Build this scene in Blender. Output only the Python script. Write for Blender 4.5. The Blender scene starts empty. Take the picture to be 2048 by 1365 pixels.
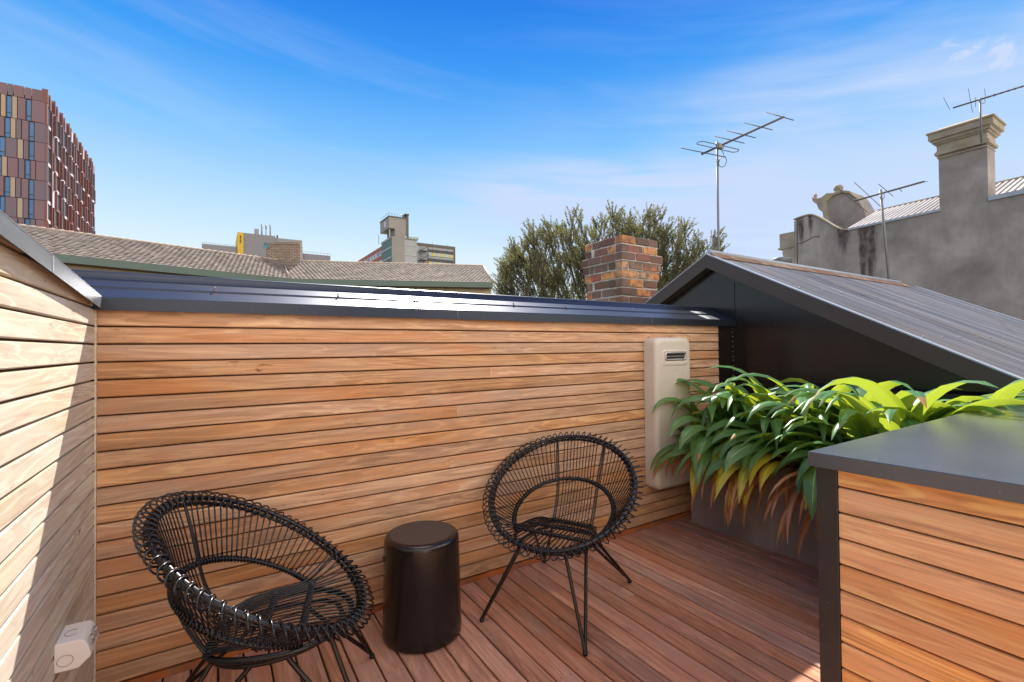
import bpy, math, random
from math import sin, cos, tan, pi, radians, sqrt, atan2
from mathutils import Vector, Matrix, noise as mnoise
random.seed(7)
scene = bpy.context.scene
COL = scene.collection
EYE = 1.42            # camera height above the deck; X right along the timber wall, Y away from the camera

# ------------------------------------------------------------------ camera numbers (solved from the photo's perspective)
FPX = 940.97
YAW, PITCH, ROLL = radians(32.3427), radians(0.80946), radians(0.57429)
FW = Vector((sin(YAW)*cos(PITCH), cos(YAW)*cos(PITCH), sin(PITCH)))
RT0 = Vector((cos(YAW), -sin(YAW), 0)); UP0 = RT0.cross(FW)
RT = RT0*cos(ROLL) - UP0*sin(ROLL); UP = UP0*cos(ROLL) + RT0*sin(ROLL)
CAMP = Vector((0, 0, EYE))
def ray(x, y): return FW + RT*((x-1024)/FPX) - UP*((y-682.5)/FPX)
def on_x(x, y, X): d = ray(x, y); return CAMP + d*(X/d.x)
def on_y(x, y, Y): d = ray(x, y); return CAMP + d*(Y/d.y)
def on_z(x, y, Z): d = ray(x, y); return CAMP + d*((Z-EYE)/d.z)

# ------------------------------------------------------------------ mesh builder
class MB:
    def __init__(s): s.v = []; s.f = []; s.m = []; s.r = []; s.sm = []
    def add(s, vs, fs, mat=0, rnd=None, smooth=False):
        o = len(s.v); s.v += [tuple(v) for v in vs]
        if rnd is None: rnd = random.random()
        for f in fs:
            s.f.append([o+i for i in f]); s.m.append(mat); s.r.append(rnd); s.sm.append(smooth)
    def box(s, a, b, mat=0, rnd=None):
        x0, y0, z0 = a; x1, y1, z1 = b
        vs = [(x0,y0,z0),(x1,y0,z0),(x1,y1,z0),(x0,y1,z0),(x0,y0,z1),(x1,y0,z1),(x1,y1,z1),(x0,y1,z1)]
        s.add(vs, [(0,3,2,1),(4,5,6,7),(0,1,5,4),(1,2,6,5),(2,3,7,6),(3,0,4,7)], mat, rnd)
    def prism(s, poly, p0, p1, axis, mat=0, rnd=None, smooth=False):
        """poly in the two other axes (in x,y,z order), extruded p0..p1 along axis"""
        def mk(a, b, p): return {'x': (p, a, b), 'y': (a, p, b), 'z': (a, b, p)}[axis]
        n = len(poly); vs = [mk(a, b, p0) for a, b in poly] + [mk(a, b, p1) for a, b in poly]
        area = sum(poly[i][0]*poly[(i+1) % n][1]-poly[(i+1) % n][0]*poly[i][1] for i in range(n))
        fl = (area > 0) != (axis == 'y')
        if p1 < p0: fl = not fl
        fs = [(i, (i+1) % n, n+(i+1) % n, n+i) for i in range(n)]
        caps = [tuple(range(n))[::-1], tuple(range(n, 2*n))]
        if not fl: fs = [f[::-1] for f in fs]; caps = [c[::-1] for c in caps]
        if rnd is None: rnd = random.random()
        s.add(vs, fs, mat, rnd, smooth)
        o = len(s.v)-2*n
        for c in caps:
            s.f.append([o+i for i in c]); s.m.append(mat); s.r.append(rnd); s.sm.append(False)
    def tube(s, pts, r, n=6, closed=False, mat=0, caps=True, rnd=None):
        pts = [Vector(p) for p in pts]; m = len(pts)
        rs = r if isinstance(r, (list, tuple)) else [r]*m
        T = []
        for i in range(m):
            a = pts[(i-1) % m] if (closed or i > 0) else pts[i]
            b = pts[(i+1) % m] if (closed or i < m-1) else pts[i]
            t = b-a
            T.append(t.normalized() if t.length > 1e-9 else Vector((0, 0, 1)))
        u = T[0].orthogonal().normalized(); vs = []
        fr = []
        for i in range(m):
            u = (u - T[i]*u.dot(T[i]))
            if u.length < 1e-6: u = T[i].orthogonal()
            u.normalize(); w = T[i].cross(u); fr.append((u.copy(), w))
        if closed:
            u2 = (fr[-1][0]-T[0]*fr[-1][0].dot(T[0])).normalized()
            ang = atan2(u2.dot(fr[0][1]), u2.dot(fr[0][0]))
            for i in range(m):
                a = -ang*i/m; u, w = fr[i]; fr[i] = (u*cos(a)+w*sin(a), w*cos(a)-u*sin(a))
        for i in range(m):
            u, w = fr[i]
            for k in range(n):
                a = 2*pi*k/n; vs.append(pts[i]+(u*cos(a)+w*sin(a))*rs[i])
        fs = []
        for i in range(m if closed else m-1):
            j = (i+1) % m
            for k in range(n):
                l = (k+1) % n; fs.append((i*n+k, i*n+l, j*n+l, j*n+k))
        s.add(vs, fs, mat, rnd, True)
        if caps and not closed:
            o = len(s.v)-len(vs); q = s.r[-1]
            s.f.append([o+k for k in range(n)][::-1]); s.m.append(mat); s.r.append(q); s.sm.append(False)
            s.f.append([o+(m-1)*n+k for k in range(n)]); s.m.append(mat); s.r.append(q); s.sm.append(False)
    def lathe(s, prof, c, n=48, mat=0, smooth=True, rnd=None):
        vs = []; fs = []
        for r, z in prof:
            for k in range(n):
                a = 2*pi*k/n; vs.append((c[0]+r*cos(a), c[1]+r*sin(a), c[2]+z))
        for i in range(len(prof)-1):
            for k in range(n):
                l = (k+1) % n; fs.append((i*n+k, i*n+l, (i+1)*n+l, (i+1)*n+k))
        s.add(vs, fs, mat, rnd, smooth)
        o = len(s.v)-len(vs)
        if prof[0][0] > 1e-4: s.f.append([o+k for k in range(n)][::-1]); s.m.append(mat); s.r.append(s.r[-1]); s.sm.append(False)
        if prof[-1][0] > 1e-4: s.f.append([o+(len(prof)-1)*n+k for k in range(n)]); s.m.append(mat); s.r.append(s.r[-1]); s.sm.append(False)
    def build(s, name, mats, parent=None, bevel=0, origin=None):
        me = bpy.data.meshes.new(name)
        base = parent_world(parent) if parent is not None else Vector((0, 0, 0))
        if origin is not None: base = Vector(origin)
        me.from_pydata([tuple(Vector(v)-base) for v in s.v], [], s.f)
        if not isinstance(mats, (list, tuple)): mats = [mats]
        for m in mats: me.materials.append(m)
        me.polygons.foreach_set('material_index', s.m)
        me.polygons.foreach_set('use_smooth', s.sm)
        at = me.attributes.new('rnd', 'FLOAT', 'FACE'); at.data.foreach_set('value', s.r)
        me.update()
        o = bpy.data.objects.new(name, me); COL.objects.link(o)
        if parent is not None:
            o.parent = parent
        elif origin is not None: o.location = base
        if bevel:
            b = o.modifiers.new('bevel', 'BEVEL'); b.width = bevel; b.segments = 2; b.limit_method = 'ANGLE'; b.angle_limit = radians(40)
        return o
def parent_world(p):
    v = Vector((0, 0, 0))
    while p is not None: v = v + p.location; p = p.parent
    return v
def tag(o, label=None, cat=None, group=None, kind=None):
    if label: o['label'] = label
    if cat: o['category'] = cat
    if group: o['group'] = group
    if kind: o['kind'] = kind
    return o
def thing(name, label, cat, loc=(0, 0, 0), group=None):
    o = bpy.data.objects.new(name, None); COL.objects.link(o); o.location = loc; o.empty_display_size = .1
    return tag(o, label, cat, group)

# ------------------------------------------------------------------ materials
class NT:
    def __init__(s, name):
        s.mat = bpy.data.materials.new(name); s.mat.use_nodes = True
        s.t = s.mat.node_tree; s.t.nodes.clear()
        s.out = s.n('ShaderNodeOutputMaterial'); s.b = s.n('ShaderNodeBsdfPrincipled')
        s.l(s.b, 'BSDF', s.out, 'Surface')
    def n(s, typ, **kw):
        x = s.t.nodes.new(typ)
        for k, v in kw.items():
            if hasattr(x, k): setattr(x, k, v)
        return x
    def l(s, a, ao, b, bi):
        s.t.links.new(a.outputs[ao] if not hasattr(a, 'is_output') else a, b.inputs[bi])
    def coord(s, scale=(1, 1, 1), rnd=0, kind='Object', rot=(0, 0, 0)):
        tc = s.n('ShaderNodeTexCoord'); mp = s.n('ShaderNodeMapping')
        mp.inputs['Scale'].default_value = scale; mp.inputs['Rotation'].default_value = rot
        if rnd:
            at = s.n('ShaderNodeAttribute', attribute_name='rnd'); ml = s.n('ShaderNodeMath', operation='MULTIPLY')
            s.l(at, 'Fac', ml, 0); ml.inputs[1].default_value = rnd
            cb = s.n('ShaderNodeCombineXYZ'); s.l(ml, 0, cb, 'X'); s.l(ml, 0, cb, 'Y'); s.l(ml, 0, cb, 'Z')
            ad = s.n('ShaderNodeVectorMath', operation='ADD'); s.l(tc, kind, ad, 0); s.l(cb, 0, ad, 1); s.l(ad, 0, mp, 'Vector')
        else: s.l(tc, kind, mp, 'Vector')
        return mp
    def noise(s, mp, scale=5, detail=5, rough=.55, dist=0):
        x = s.n('ShaderNodeTexNoise'); x.inputs['Scale'].default_value = scale; x.inputs['Detail'].default_value = detail
        x.inputs['Roughness'].default_value = rough; x.inputs['Distortion'].default_value = dist
        s.l(mp, 'Vector', x, 'Vector'); return x
    def ramp(s, src, so, stops):
        r = s.n('ShaderNodeValToRGB'); e = r.color_ramp.elements
        while len(e) < len(stops): e.new(.5)
        for k, (p, c) in enumerate(stops):
            e[k].position = p; e[k].color = (*c, 1) if len(c) == 3 else c
        s.l(src, so, r, 'Fac'); return r
    def mix(s, f, a, b, mode='MIX'):
        m = s.n('ShaderNodeMix', data_type='RGBA', blend_type=mode)
        for val, idx in ((f, 0), (a, 6), (b, 7)):
            if isinstance(val, tuple) and not isinstance(val[0], (int, float)):
                s.t.links.new(val[0].outputs[val[1]], m.inputs[idx])
            elif isinstance(val, (int, float)): m.inputs[idx].default_value = val
            else: m.inputs[idx].default_value = (*val, 1)
        return (m, 2)
    def base(s, v):
        s.t.links.new(v[0].outputs[v[1]], s.b.inputs['Base Color'])
    def bump(s, src, so, strength=.2, dist=.01):
        b = s.n('ShaderNodeBump'); b.inputs['Strength'].default_value = strength; b.inputs['Distance'].default_value = dist
        s.l(src, so, b, 'Height'); s.l(b, 'Normal', s.b, 'Normal'); return b
    def set(s, **kw):
        for k, v in kw.items():
            i = s.b.inputs[k.replace('_', ' ')]
            i.default_value = (*v, 1) if isinstance(v, tuple) else v
        return s
G3 = lambda g: (g, g, g)
def wood(name, pale, mid, dark, along='x', stain=.35, rough=.62, per=.5, fine=1.0, orange=0):
    """timber with long grain, cathedral figure, per board tone and weather marks"""
    N = NT(name)
    sc = {'x': (1.1, 22, 22), 'y': (22, 1.1, 22)}[along]
    mp = N.coord(sc, 9.7)
    a = N.noise(mp, 1.6, 8, .62, .9)
    sc2 = {'x': (.55, 7, 7), 'y': (7, .55, 7)}[along]
    mp2 = N.coord(sc2, 23.1)
    w = N.noise(mp2, 1.4, 3, .5, 1.6)
    # rings out of a smooth field -> cathedral grain
    ml = N.n('ShaderNodeMath', operation='MULTIPLY'); N.l(w, 'Fac', ml, 0); ml.inputs[1].default_value = 42
    sn = N.n('ShaderNodeMath', operation='SINE'); N.l(ml, 0, sn, 0)
    rg = N.ramp(sn, 0, [(0, G3(0)), (1, G3(1))])
    c = N.ramp(a, 'Fac', [(.25, dark), (.5, mid), (.78, pale)])
    c1 = N.mix(.16*fine, (c, 0), (rg, 0), 'OVERLAY')
    at = N.n('ShaderNodeAttribute', attribute_name='rnd')
    hs = N.n('ShaderNodeHueSaturation'); N.t.links.new(c1[0].outputs[2], hs.inputs['Color'])
    mr = N.n('ShaderNodeMapRange'); N.l(at, 'Fac', mr, 'Value'); mr.inputs['To Min'].default_value = 1-per*.45; mr.inputs['To Max'].default_value = 1+per*.35
    N.l(mr, 0, hs, 'Value')
    wn = N.n('ShaderNodeTexWhiteNoise', noise_dimensions='1D'); N.l(at, 'Fac', wn, 'W')
    mr2 = N.n('ShaderNodeMapRange'); N.l(wn, 'Value', mr2, 'Value'); mr2.inputs['To Min'].default_value = .86; mr2.inputs['To Max'].default_value = 1.10
    N.l(mr2, 0, hs, 'Saturation')
    # weathering: grey silvered patches and black mildew flecks
    mp3 = N.coord({'x': (.9, 2.4, 2.4), 'y': (2.4, .9, 2.4)}[along], 3.3)
    g = N.noise(mp3, 1.3, 5, .6)
    gr = N.ramp(g, 'Fac', [(.42, G3(0)), (.72, G3(1))])
    grey = tuple(.62*m+.38*(sum(mid)/3*1.12) for m in mid)
    fac = N.n('ShaderNodeMath', operation='MULTIPLY'); N.l(gr, 0, fac, 0); fac.inputs[1].default_value = .7
    c2 = N.mix((fac, 0), (hs, 0), grey)
    if orange:
        mpo = N.coord({'x': (.8, 5, 5), 'y': (5, .8, 5)}[along], 6.9); og = N.noise(mpo, 1.2, 5, .6, .5); ogr = N.ramp(og, 'Fac', [(.50, G3(0)), (.68, G3(orange))])
        c2 = N.mix((ogr, 0), c2, (mid[0]*.98, mid[1]*.68, mid[2]*.42))
    mp4 = N.coord({'x': (9, 40, 40), 'y': (40, 9, 40)}[along], 5.1)
    k = N.noise(mp4, 1.0, 4, .7)
    kr = N.ramp(k, 'Fac', [(.61, G3(0)), (.74, G3(1))])
    mp5 = N.coord((1.6, 1.6, 3.0), 1.7); kk = N.noise(mp5, 1.5, 3, .5); kkr = N.ramp(kk, 'Fac', [(.50, G3(0)), (.62, G3(1))])
    km = N.n('ShaderNodeMath', operation='MULTIPLY'); N.l(kr, 0, km, 0); N.l(kkr, 0, km, 1)
    km2 = N.n('ShaderNodeMath', operation='MULTIPLY'); N.l(km, 0, km2, 0); km2.inputs[1].default_value = stain
    c3 = N.mix((km2, 0), c2, tuple(.25*d for d in dark))
    N.base(c3); N.set(Roughness=rough)
    N.b.inputs['Specular IOR Level'].default_value = .35
    N.bump(a, 'Fac', .25, .002)
    return N.mat
def paint(name, col, rough=.35, var=.12, sc=3.0, bump=0, metallic=0, dirt=None, spec=.5, flecks=0, coat=0, bsc=60):
    N = NT(name); mp = N.coord((sc, sc, sc))
    a = N.noise(mp, 1, 5, .6, .3)
    c = N.ramp(a, 'Fac', [(.3, tuple(x*(1-var) for x in col)), (.7, tuple(min(1, x*(1+var)) for x in col))])
    v = (c, 0)
    if dirt:
        mp2 = N.coord((sc*.7, sc*.7, sc*.25)); d = N.noise(mp2, 1.3, 6, .65); dr = N.ramp(d, 'Fac', [(.48, G3(0)), (.7, G3(1))])
        v = N.mix((dr, 0), v, dirt)
    if flecks:
        mp3 = N.coord((90, 90, 90)); f = N.noise(mp3, 1, 2, .5); fr = N.ramp(f, 'Fac', [(.70, G3(0)), (.74, G3(1))])
        fm = N.n('ShaderNodeMath', operation='MULTIPLY'); N.l(fr, 0, fm, 0); fm.inputs[1].default_value = flecks
        v = N.mix((fm, 0), v, (.35, .34, .33))
    N.base(v); N.set(Roughness=rough, Metallic=metallic)
    N.b.inputs['Specular IOR Level'].default_value = spec
    r = N.n('ShaderNodeMapRange'); N.l(a, 'Fac', r, 'Value'); r.inputs['To Min'].default_value = rough*.8; r.inputs['To Max'].default_value = min(1, rough*1.25)
    N.l(r, 0, N.b, 'Roughness')
    if coat: N.b.inputs['Coat Weight'].default_value = coat; N.b.inputs['Coat Roughness'].default_value = .15
    if bump:
        mpb = N.coord((bsc, bsc, bsc)); bb = N.noise(mpb, 1, 4, .6); N.bump(bb, 'Fac', bump, .004)
    return N.mat

M = {}
M['wood_back'] = wood('weathered_cladding', (.70,.44,.245), (.56,.31,.155), (.31,.135,.055), 'x', 1.0, per=.42, fine=1.1, orange=.55)
M['wood_left'] = wood('silvered_cladding', (.74,.66,.52), (.65,.56,.42), (.48,.37,.25), 'y', 1.0, per=.22, fine=1.0)
M['wood_counter'] = wood('oiled_cladding', (.88,.57,.26), (.72,.40,.15), (.31,.115,.03), 'y', .35, .5, per=.35, fine=1.2, orange=.4)
M['deck'] = wood('merbau_decking', (.62,.34,.22), (.48,.22,.135), (.19,.08,.055), 'y', 1.0, .5, per=.75, fine=1.0, orange=.45)
M['wood_dark'] = paint('dark_gap', (.085, .038, .018), .8)
M['strip'] = paint('red_oxide_strip', (.42, .12, .03), .6, .3, 6, dirt=(.16,.12,.08))
M['cap'] = paint('charcoal_sheet', (.042, .050, .070), .34, .06, .5, flecks=.2, metallic=.75)
M['cap_grey'] = paint('grey_flashing', (.17, .18, .195), .36, .2, 4, metallic=.3)
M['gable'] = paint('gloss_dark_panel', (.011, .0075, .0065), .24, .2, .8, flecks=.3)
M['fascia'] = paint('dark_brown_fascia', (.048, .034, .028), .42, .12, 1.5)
M['trim'] = paint('trim_edge', (.30, .33, .38), .35, .1, 3)
M['counter_top'] = paint('benchtop_sheet', (.050, .058, .070), .23, .25, 1.6, flecks=.4, spec=.8)
M['post'] = paint('dark_steel_post', (.020, .019, .019), .42, .35, 5, dirt=(.045,.04,.036), flecks=.4)
M['rattan'] = paint('black_resin_cane', (.006, .007, .010), .26, .2, 30)
M['leg'] = paint('dark_bronze_tube', (.028, .022, .017), .28, .15, 10, metallic=.6)
M['stool'] = paint('satin_black_metal', (.009, .008, .0075), .22, .05, 1, spec=.5)
M['heater'] = paint('putty_plastic', (.56, .50, .42), .42, .05, 2, dirt=(.48, .42, .35))
M['heater_dark'] = paint('dark_slot', (.03, .028, .026), .4)
M['steel'] = paint('vent_steel', (.5, .48, .45), .3, .1, 5, metallic=.8)
M['white_pl'] = paint('outlet_plastic', (.82, .80, .77), .35, .05, 9)
M['outlet_line'] = paint('outlet_line', (.22, .20, .18), .6)
M['clear_cap'] = paint('switch_cover', (.34, .32, .29), .15, .05, 9)
M['planter'] = paint('dark_fibre_planter', (.20, .17, .155), .55, .25, 3, bump=.1, dirt=(.27, .245, .23))
M['soil'] = paint('potting_soil', (.05, .03, .018), .9, .4, 30, bump=.6)

def leaf_mat(name, c1, c2, trans, tw, tipc=None):
    N = NT(name); mp = N.coord((3, 3, 3)); a = N.noise(mp, 2, 3, .5)
    at = N.n('ShaderNodeAttribute', attribute_name='rnd')
    fr = N.n('ShaderNodeMath', operation='FRACT'); N.l(at, 'Fac', fr, 0)
    mx = N.mix((fr, 0), c1, c2)
    c = N.mix((a, 'Fac'), mx, tuple(x*.75 for x in c2))
    mp2 = N.coord((14, 14, 3)); sp = N.noise(mp2, 2.5, 3, .6); spr = N.ramp(sp, 'Fac', [(.68, G3(0)), (.75, G3(.5))])
    c = N.mix((spr, 0), c, (.30, .24, .09))
    g1 = N.n('ShaderNodeMath', operation='GREATER_THAN'); N.l(at, 'Fac', g1, 0); g1.inputs[1].default_value = 1.0
    g2 = N.n('ShaderNodeMath', operation='GREATER_THAN'); N.l(at, 'Fac', g2, 0); g2.inputs[1].default_value = 2.0
    c = N.mix((g1, 0), c, (.38, .22, .06)); mid = N.n('ShaderNodeMath', operation='MULTIPLY'); N.l(g2, 0, mid, 0); mid.inputs[1].default_value = 1
    c = N.mix((g2, 0), c, tuple(min(1, x*1.9+.03) for x in c2))
    N.base(c); N.set(Roughness=.33); N.b.inputs['Specular IOR Level'].default_value = .5
    tr = N.n('ShaderNodeBsdfTranslucent'); tr.inputs['Color'].default_value = (*trans, 1)
    ms = N.n('ShaderNodeMixShader'); ms.inputs[0].default_value = tw
    N.l(N.b, 'BSDF', ms, 1); N.l(tr, 'BSDF', ms, 2); N.l(ms, 0, N.out, 'Surface')
    return N.mat
M['leaf'] = leaf_mat('glossy_green_leaf', (.065, .19, .085), (.11, .26, .08), (.44, .54, .04), .38)
M['leaf_yellow'] = leaf_mat('yellowing_leaf', (.80, .50, .03), (.48, .46, .05), (.7, .5, .03), .3)
M['leaf_dead'] = leaf_mat('dry_brown_leaf', (.55, .26, .11), (.40, .18, .08), (.5, .22, .06), .25)
M['tree_leaf'] = leaf_mat('olive_tree_leaf', (.075, .088, .045), (.15, .15, .075), (.30, .29, .10), .3)
M['tree_leaf'].node_tree.nodes['Principled BSDF'].inputs['Roughness'].default_value = .7
M['tree_leaf'].node_tree.nodes['Principled BSDF'].inputs['Specular IOR Level'].default_value = .2
M['tree_bark'] = paint('tree_bark', (.07, .055, .045), .9, .3, 8)

# ------------------------------------------------------------------ SETTING: terrace deck
def deck():
    b = MB(); p = .1015; x = 1.434 - p*30; g = .0085
    while x < 4.05:
        x0, x1 = x+g/2, x+p-g/2
        if x1 > -.44 and x0 < 4.02:
            x0 = max(x0, -.44); c = .003
            if x1-x0 > .02:
                poly = [(x0, -.022), (x1, -.022), (x1, -c), (x1-c, 0), (x0+c, 0), (x0, -c)]
                # random butt joints
                ys = [-1.5]; yy = -1.5 + random.uniform(.3, 9)
                while yy < 2.4: ys.append(yy); yy += random.uniform(2.6, 4.0)
                ys.append(2.60)
                r = random.random()
                for a, e in zip(ys, ys[1:]):
                    b.prism(poly, a+.001, e-.001, 'y', 0, random.random()*.5+.5*r)
        x += p
    b.box((-.6, -1.5, -.16), (4.2, 2.7, -.03), 1)
    # screw heads across each joist line
    for yj in (-.9, -.35, .2, .75, 1.20, 1.62, 2.05, 2.47):
        x = 1.434 - p*30
        while x < 4.0:
            for o in (.022, p-.022):
                if x+o > -.4:
                    cx, cy = x+o+random.uniform(-.003, .003), yj+random.uniform(-.008, .008)
                    vs = [(cx+.0032*cos(a*pi/3), cy+.0032*sin(a*pi/3), .0006) for a in range(6)]
                    b.add(vs, [tuple(range(6))], 2)
            x += p
    return tag(b.build('deck', [M['deck'], M['wood_dark'], M['cap']]), kind='structure')
deck()

# ------------------------------------------------------------------ timber walls
LINES = [1.526 - .0745*k for k in range(-8, 21)]     # heights of the gaps between boards
XL, YW = -.416, 2.565
def capz(y): return 1.596 + .074*(2.565-y)             # underside of the left wall's capping
def clip_top(poly, f):
    """keep the part of a (y,z) polygon below z=f(y)"""
    out = []; n = len(poly)
    for i in range(n):
        a, b = poly[i], poly[(i+1) % n]; da = f(a[0])-a[1]; db = f(b[0])-b[1]
        if da >= 0: out.append(a)
        if (da >= 0) != (db >= 0):
            t = da/(da-db); out.append((a[0]+t*(b[0]-a[0]), a[1]+t*(b[1]-a[1])))
    return out

def back_wall():
    t = thing('timber_wall', 'long low wall of horizontal weathered timber boards behind the two black chairs', 'wall', (-.416, 2.565, 0))
    b = MB(); g = .0034; c = .004; th = .018
    for k in range(len(LINES)-1):
        zt, zb = LINES[k], LINES[k+1]
        if zb > 1.60: continue
        zt = min(zt-g, 1.640); zb = zb+g
        if zt-zb < .01: continue
        poly = [(YW+th, zb), (YW+th, zt), (YW+c, zt), (YW, zt-c), (YW-.0025, zb+c), (YW+c-.0025, zb)]
        xs = [XL+.006]; xx = XL + random.uniform(.9, 3.4)
        if random.random() < .2 and xx < 3.3: xs.append(xx)
        xs.append(3.805)
        for a, e in zip(xs, xs[1:]): b.prism(poly, a+.0006, e-.0006, 'x', 0)
    for xn in [XL+.10+.45*k for k in range(10)]:
        if xn > 3.80: continue
        for k in range(len(LINES)-1):
            zc = (LINES[k]+LINES[k+1])/2
            if LINES[k+1] > 1.57 or zc < .05: continue
            for dz in (-.016, .018):
                cx, cz = xn+random.uniform(-.006, .006), zc+dz+random.uniform(-.003, .003); rr = .0021
                b.add([(cx+rr*cos(a*pi/3), YW-.0029, cz+rr*sin(a*pi/3)) for a in range(6)], [(0, 1, 2, 3, 4, 5)], 1)
    b.build('cladding', [M['wood_back'], M['cap_grey']], t)
    b = MB(); b.box((XL-.02, YW+.019, -.03), (4.02, YW+.12, 1.60)); b.build('backing', M['wood_dark'], t)
    b = MB(); b.box((XL+.006, YW-.004, .001), (3.6, YW+.017, .031)); b.build('base_strip', M['strip'], t)
    b = MB(); b.box((XL-.001, YW-.006, 0), (XL+.0055, YW+.012, 1.597)); b.build('corner_trim', M['wood_left'], t)
    # capping: drip face, sloping pan, raised rib, upstand
    s = tan(radians(24)); y0 = 2.530; z0 = EYE+.226
    def pz(y): return z0+s*(y-y0)
    prof = [(y0, EYE+.173), (y0+.002, EYE+.172), (y0+.004, EYE+.222)]
    prof = [(y0+.012, EYE+.180), (y0+.010, EYE+.172), (y0, EYE+.172), (y0-.0005, EYE+.222), (y0+.003, pz(y0)+.001)]
    prof += [(y0+.105, pz(y0+.105)), (y0+.112, pz(y0+.112)+.007), (y0+.126, pz(y0+.126)+.007), (y0+.130, pz(y0+.130))]
    prof += [(2.735, pz(2.735)), (2.752, pz(2.752)+.004), (2.760, pz(2.760)+.012), (2.772, EYE+.356), (2.776, EYE+.362), (2.785, EYE+.366),
             (2.86, EYE+.366), (2.865, EYE+.360), (2.87, EYE-.6), (2.69, EYE-.6), (2.69, EYE+.172)]
    b = MB(); b.prism(prof, XL-.30, 4.028, 'x'); b.build('capping', M['cap'], t)
    # lap joints of the sheets and pale plates painting the sunlit gaps in the gable's shadow
    for px in (905, 1290):
        p = on_y(px, 615, 2.6)
        b = MB(); b.prism([(y0-.0015, EYE+.174), (y0-.0015, EYE+.226), (2.735, pz(2.735)+.0012), (2.735, pz(2.735)-.004), (y0+.004, EYE+.2)], p.x, p.x+.003, 'x'); b.build('lap_joint', M['cap_grey'], t)
    for (x0, x1, ya, yb) in ((3.62, 3.80, y0+.016, y0+.098), (3.64, 3.80, y0+.138, y0+.195)):
        b = MB(); e = .0022
        b.add([(x0, ya, pz(ya)+e), (x1, ya, pz(ya)+e), (x1-.01, yb, pz(yb)+e), (x0-.01, yb, pz(yb)+e), (x0, ya, pz(ya)-.001), (x1, ya, pz(ya)-.001), (x1-.01, yb, pz(yb)-.001), (x0-.01, yb, pz(yb)-.001)],
              [(0,1,2,3), (7,6,5,4), (0,4,5,1), (1,5,6,2), (2,6,7,3), (3,7,4,0)])
        b.build('sunlit_patch', M['cap_sunlit'], t)
    for px in (430, 676, 830, 1027, 1131, 1265):
        p = on_y(px, 605, 2.651)
        b = MB(); y = 2.651; z = pz(y)+.006
        b.lathe([(.0035, 0), (.0035, .010), (.0048, .011), (.0048, .016), (.002, .018)], (p.x, y, z), 8)
        b.lathe([(.0065, -.001), (.0065, .002), (.003, .003)], (p.x, y, z), 10)
        b.build('screw', M['outlet_line'], t)
M['cap_sunlit'] = paint('sunlit_sheet', (.36, .37, .36), .5, .15, 20)  # pale tone standing in for sunlight on the capping
back_wall()

def left_wall():
    t = thing('timber_wall', 'sunlit silvery timber board wall running along the left edge, carrying the power outlet', 'wall', (XL, 0, 0))
    b = MB(); g = .0035; c = .003; th = .018
    for k in range(len(LINES)-1):
        zt, zb = LINES[k]-g*1.1, LINES[k+1]+g*1.1
        cuts = [-1.5]; yy = -1.5+random.uniform(.5, 3.2)
        if random.random() < .6: cuts.append(yy)
        cuts.append(YW-.002)
        for a, e in zip(cuts, cuts[1:]):
            for (xa, z_lo, z_hi) in ((0, zb, zt),):
                poly = clip_top([(a+.0006, zb), (e-.0006, zb), (e-.0006, zt), (a+.0006, zt)], lambda y: capz(y)+.02)
                if len(poly) < 3: continue
                r = random.random()
                b.prism(poly, XL-th, XL-.002, 'x', 0, r)
                pc = sum(q[0] for q in poly)/len(poly), sum(q[1] for q in poly)/len(poly)
                ins = [(q[0], q[1]+(.003 if q[1] < pc[1] else -.003)) for q in poly]
                # front bevelled layer
                b.prism(ins, XL-.0021, XL, 'x', 0, r)
    b.build('cladding', M['wood_left'], t)
    b = MB(); b.prism([(-1.5, -.03), (YW+.1, -.03), (YW+.1, capz(YW+.1)-.01), (-1.5, capz(-1.5)-.01)], XL-.12, XL-.019, 'x'); b.build('backing', M['wood_dark'], t)
    o = .026
    b = MB()
    yb, ye = -1.5, 2.5295
    for (x0, x1, dz0, dz1) in ((XL+o-.002, XL+o, -.002, .046), (XL-.17, XL+o+.0005, .046, .050), (XL-.172, XL-.170, -.02, .046)):
        b.prism([(yb, capz(yb)+dz0), (ye, capz(ye)+dz0), (ye, capz(ye)+dz1), (yb, capz(yb)+dz1)], x0, x1, 'x')
    b.build('capping', M['cap_grey'], t)
    b = MB(); p = on_x(60, 500, XL+o)
    b.prism([(1.83, capz(1.83)-.001), (1.845, capz(1.845)-.001), (1.845, capz(1.845)+.048), (1.83, capz(1.83)+.048)], XL+o, XL+o+.0015, 'x'); b.build('lap_joint', M['trim'], t)
left_wall()

# ------------------------------------------------------------------ own house wall behind the camera (bounces light onto the terrace)
def rear_wall():
    t = thing('rear_house_wall', 'pale rendered house wall at the back of the terrace, behind the viewpoint', 'wall', (1.8, -1.5, 0))
    b = MB(); b.box((-.6, -1.75, -.2), (5.0, -1.51, 3.0)); b.build('render_coat', M['cream'], t)
    b = MB(); b.box((1.0, -1.505, .02), (2.6, -1.48, 2.1)); b.build('door_frame', M['post'], t)
    b = MB(); b.box((1.06, -1.50, .06), (1.78, -1.47, 2.04)); b.box((1.82, -1.50, .06), (2.54, -1.47, 2.04)); b.build('door_glass', M['tower_glass'], t)
M['cream'] = paint('cream_render', (.80, .73, .63), .85, .06, 2, bump=.2)

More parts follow.
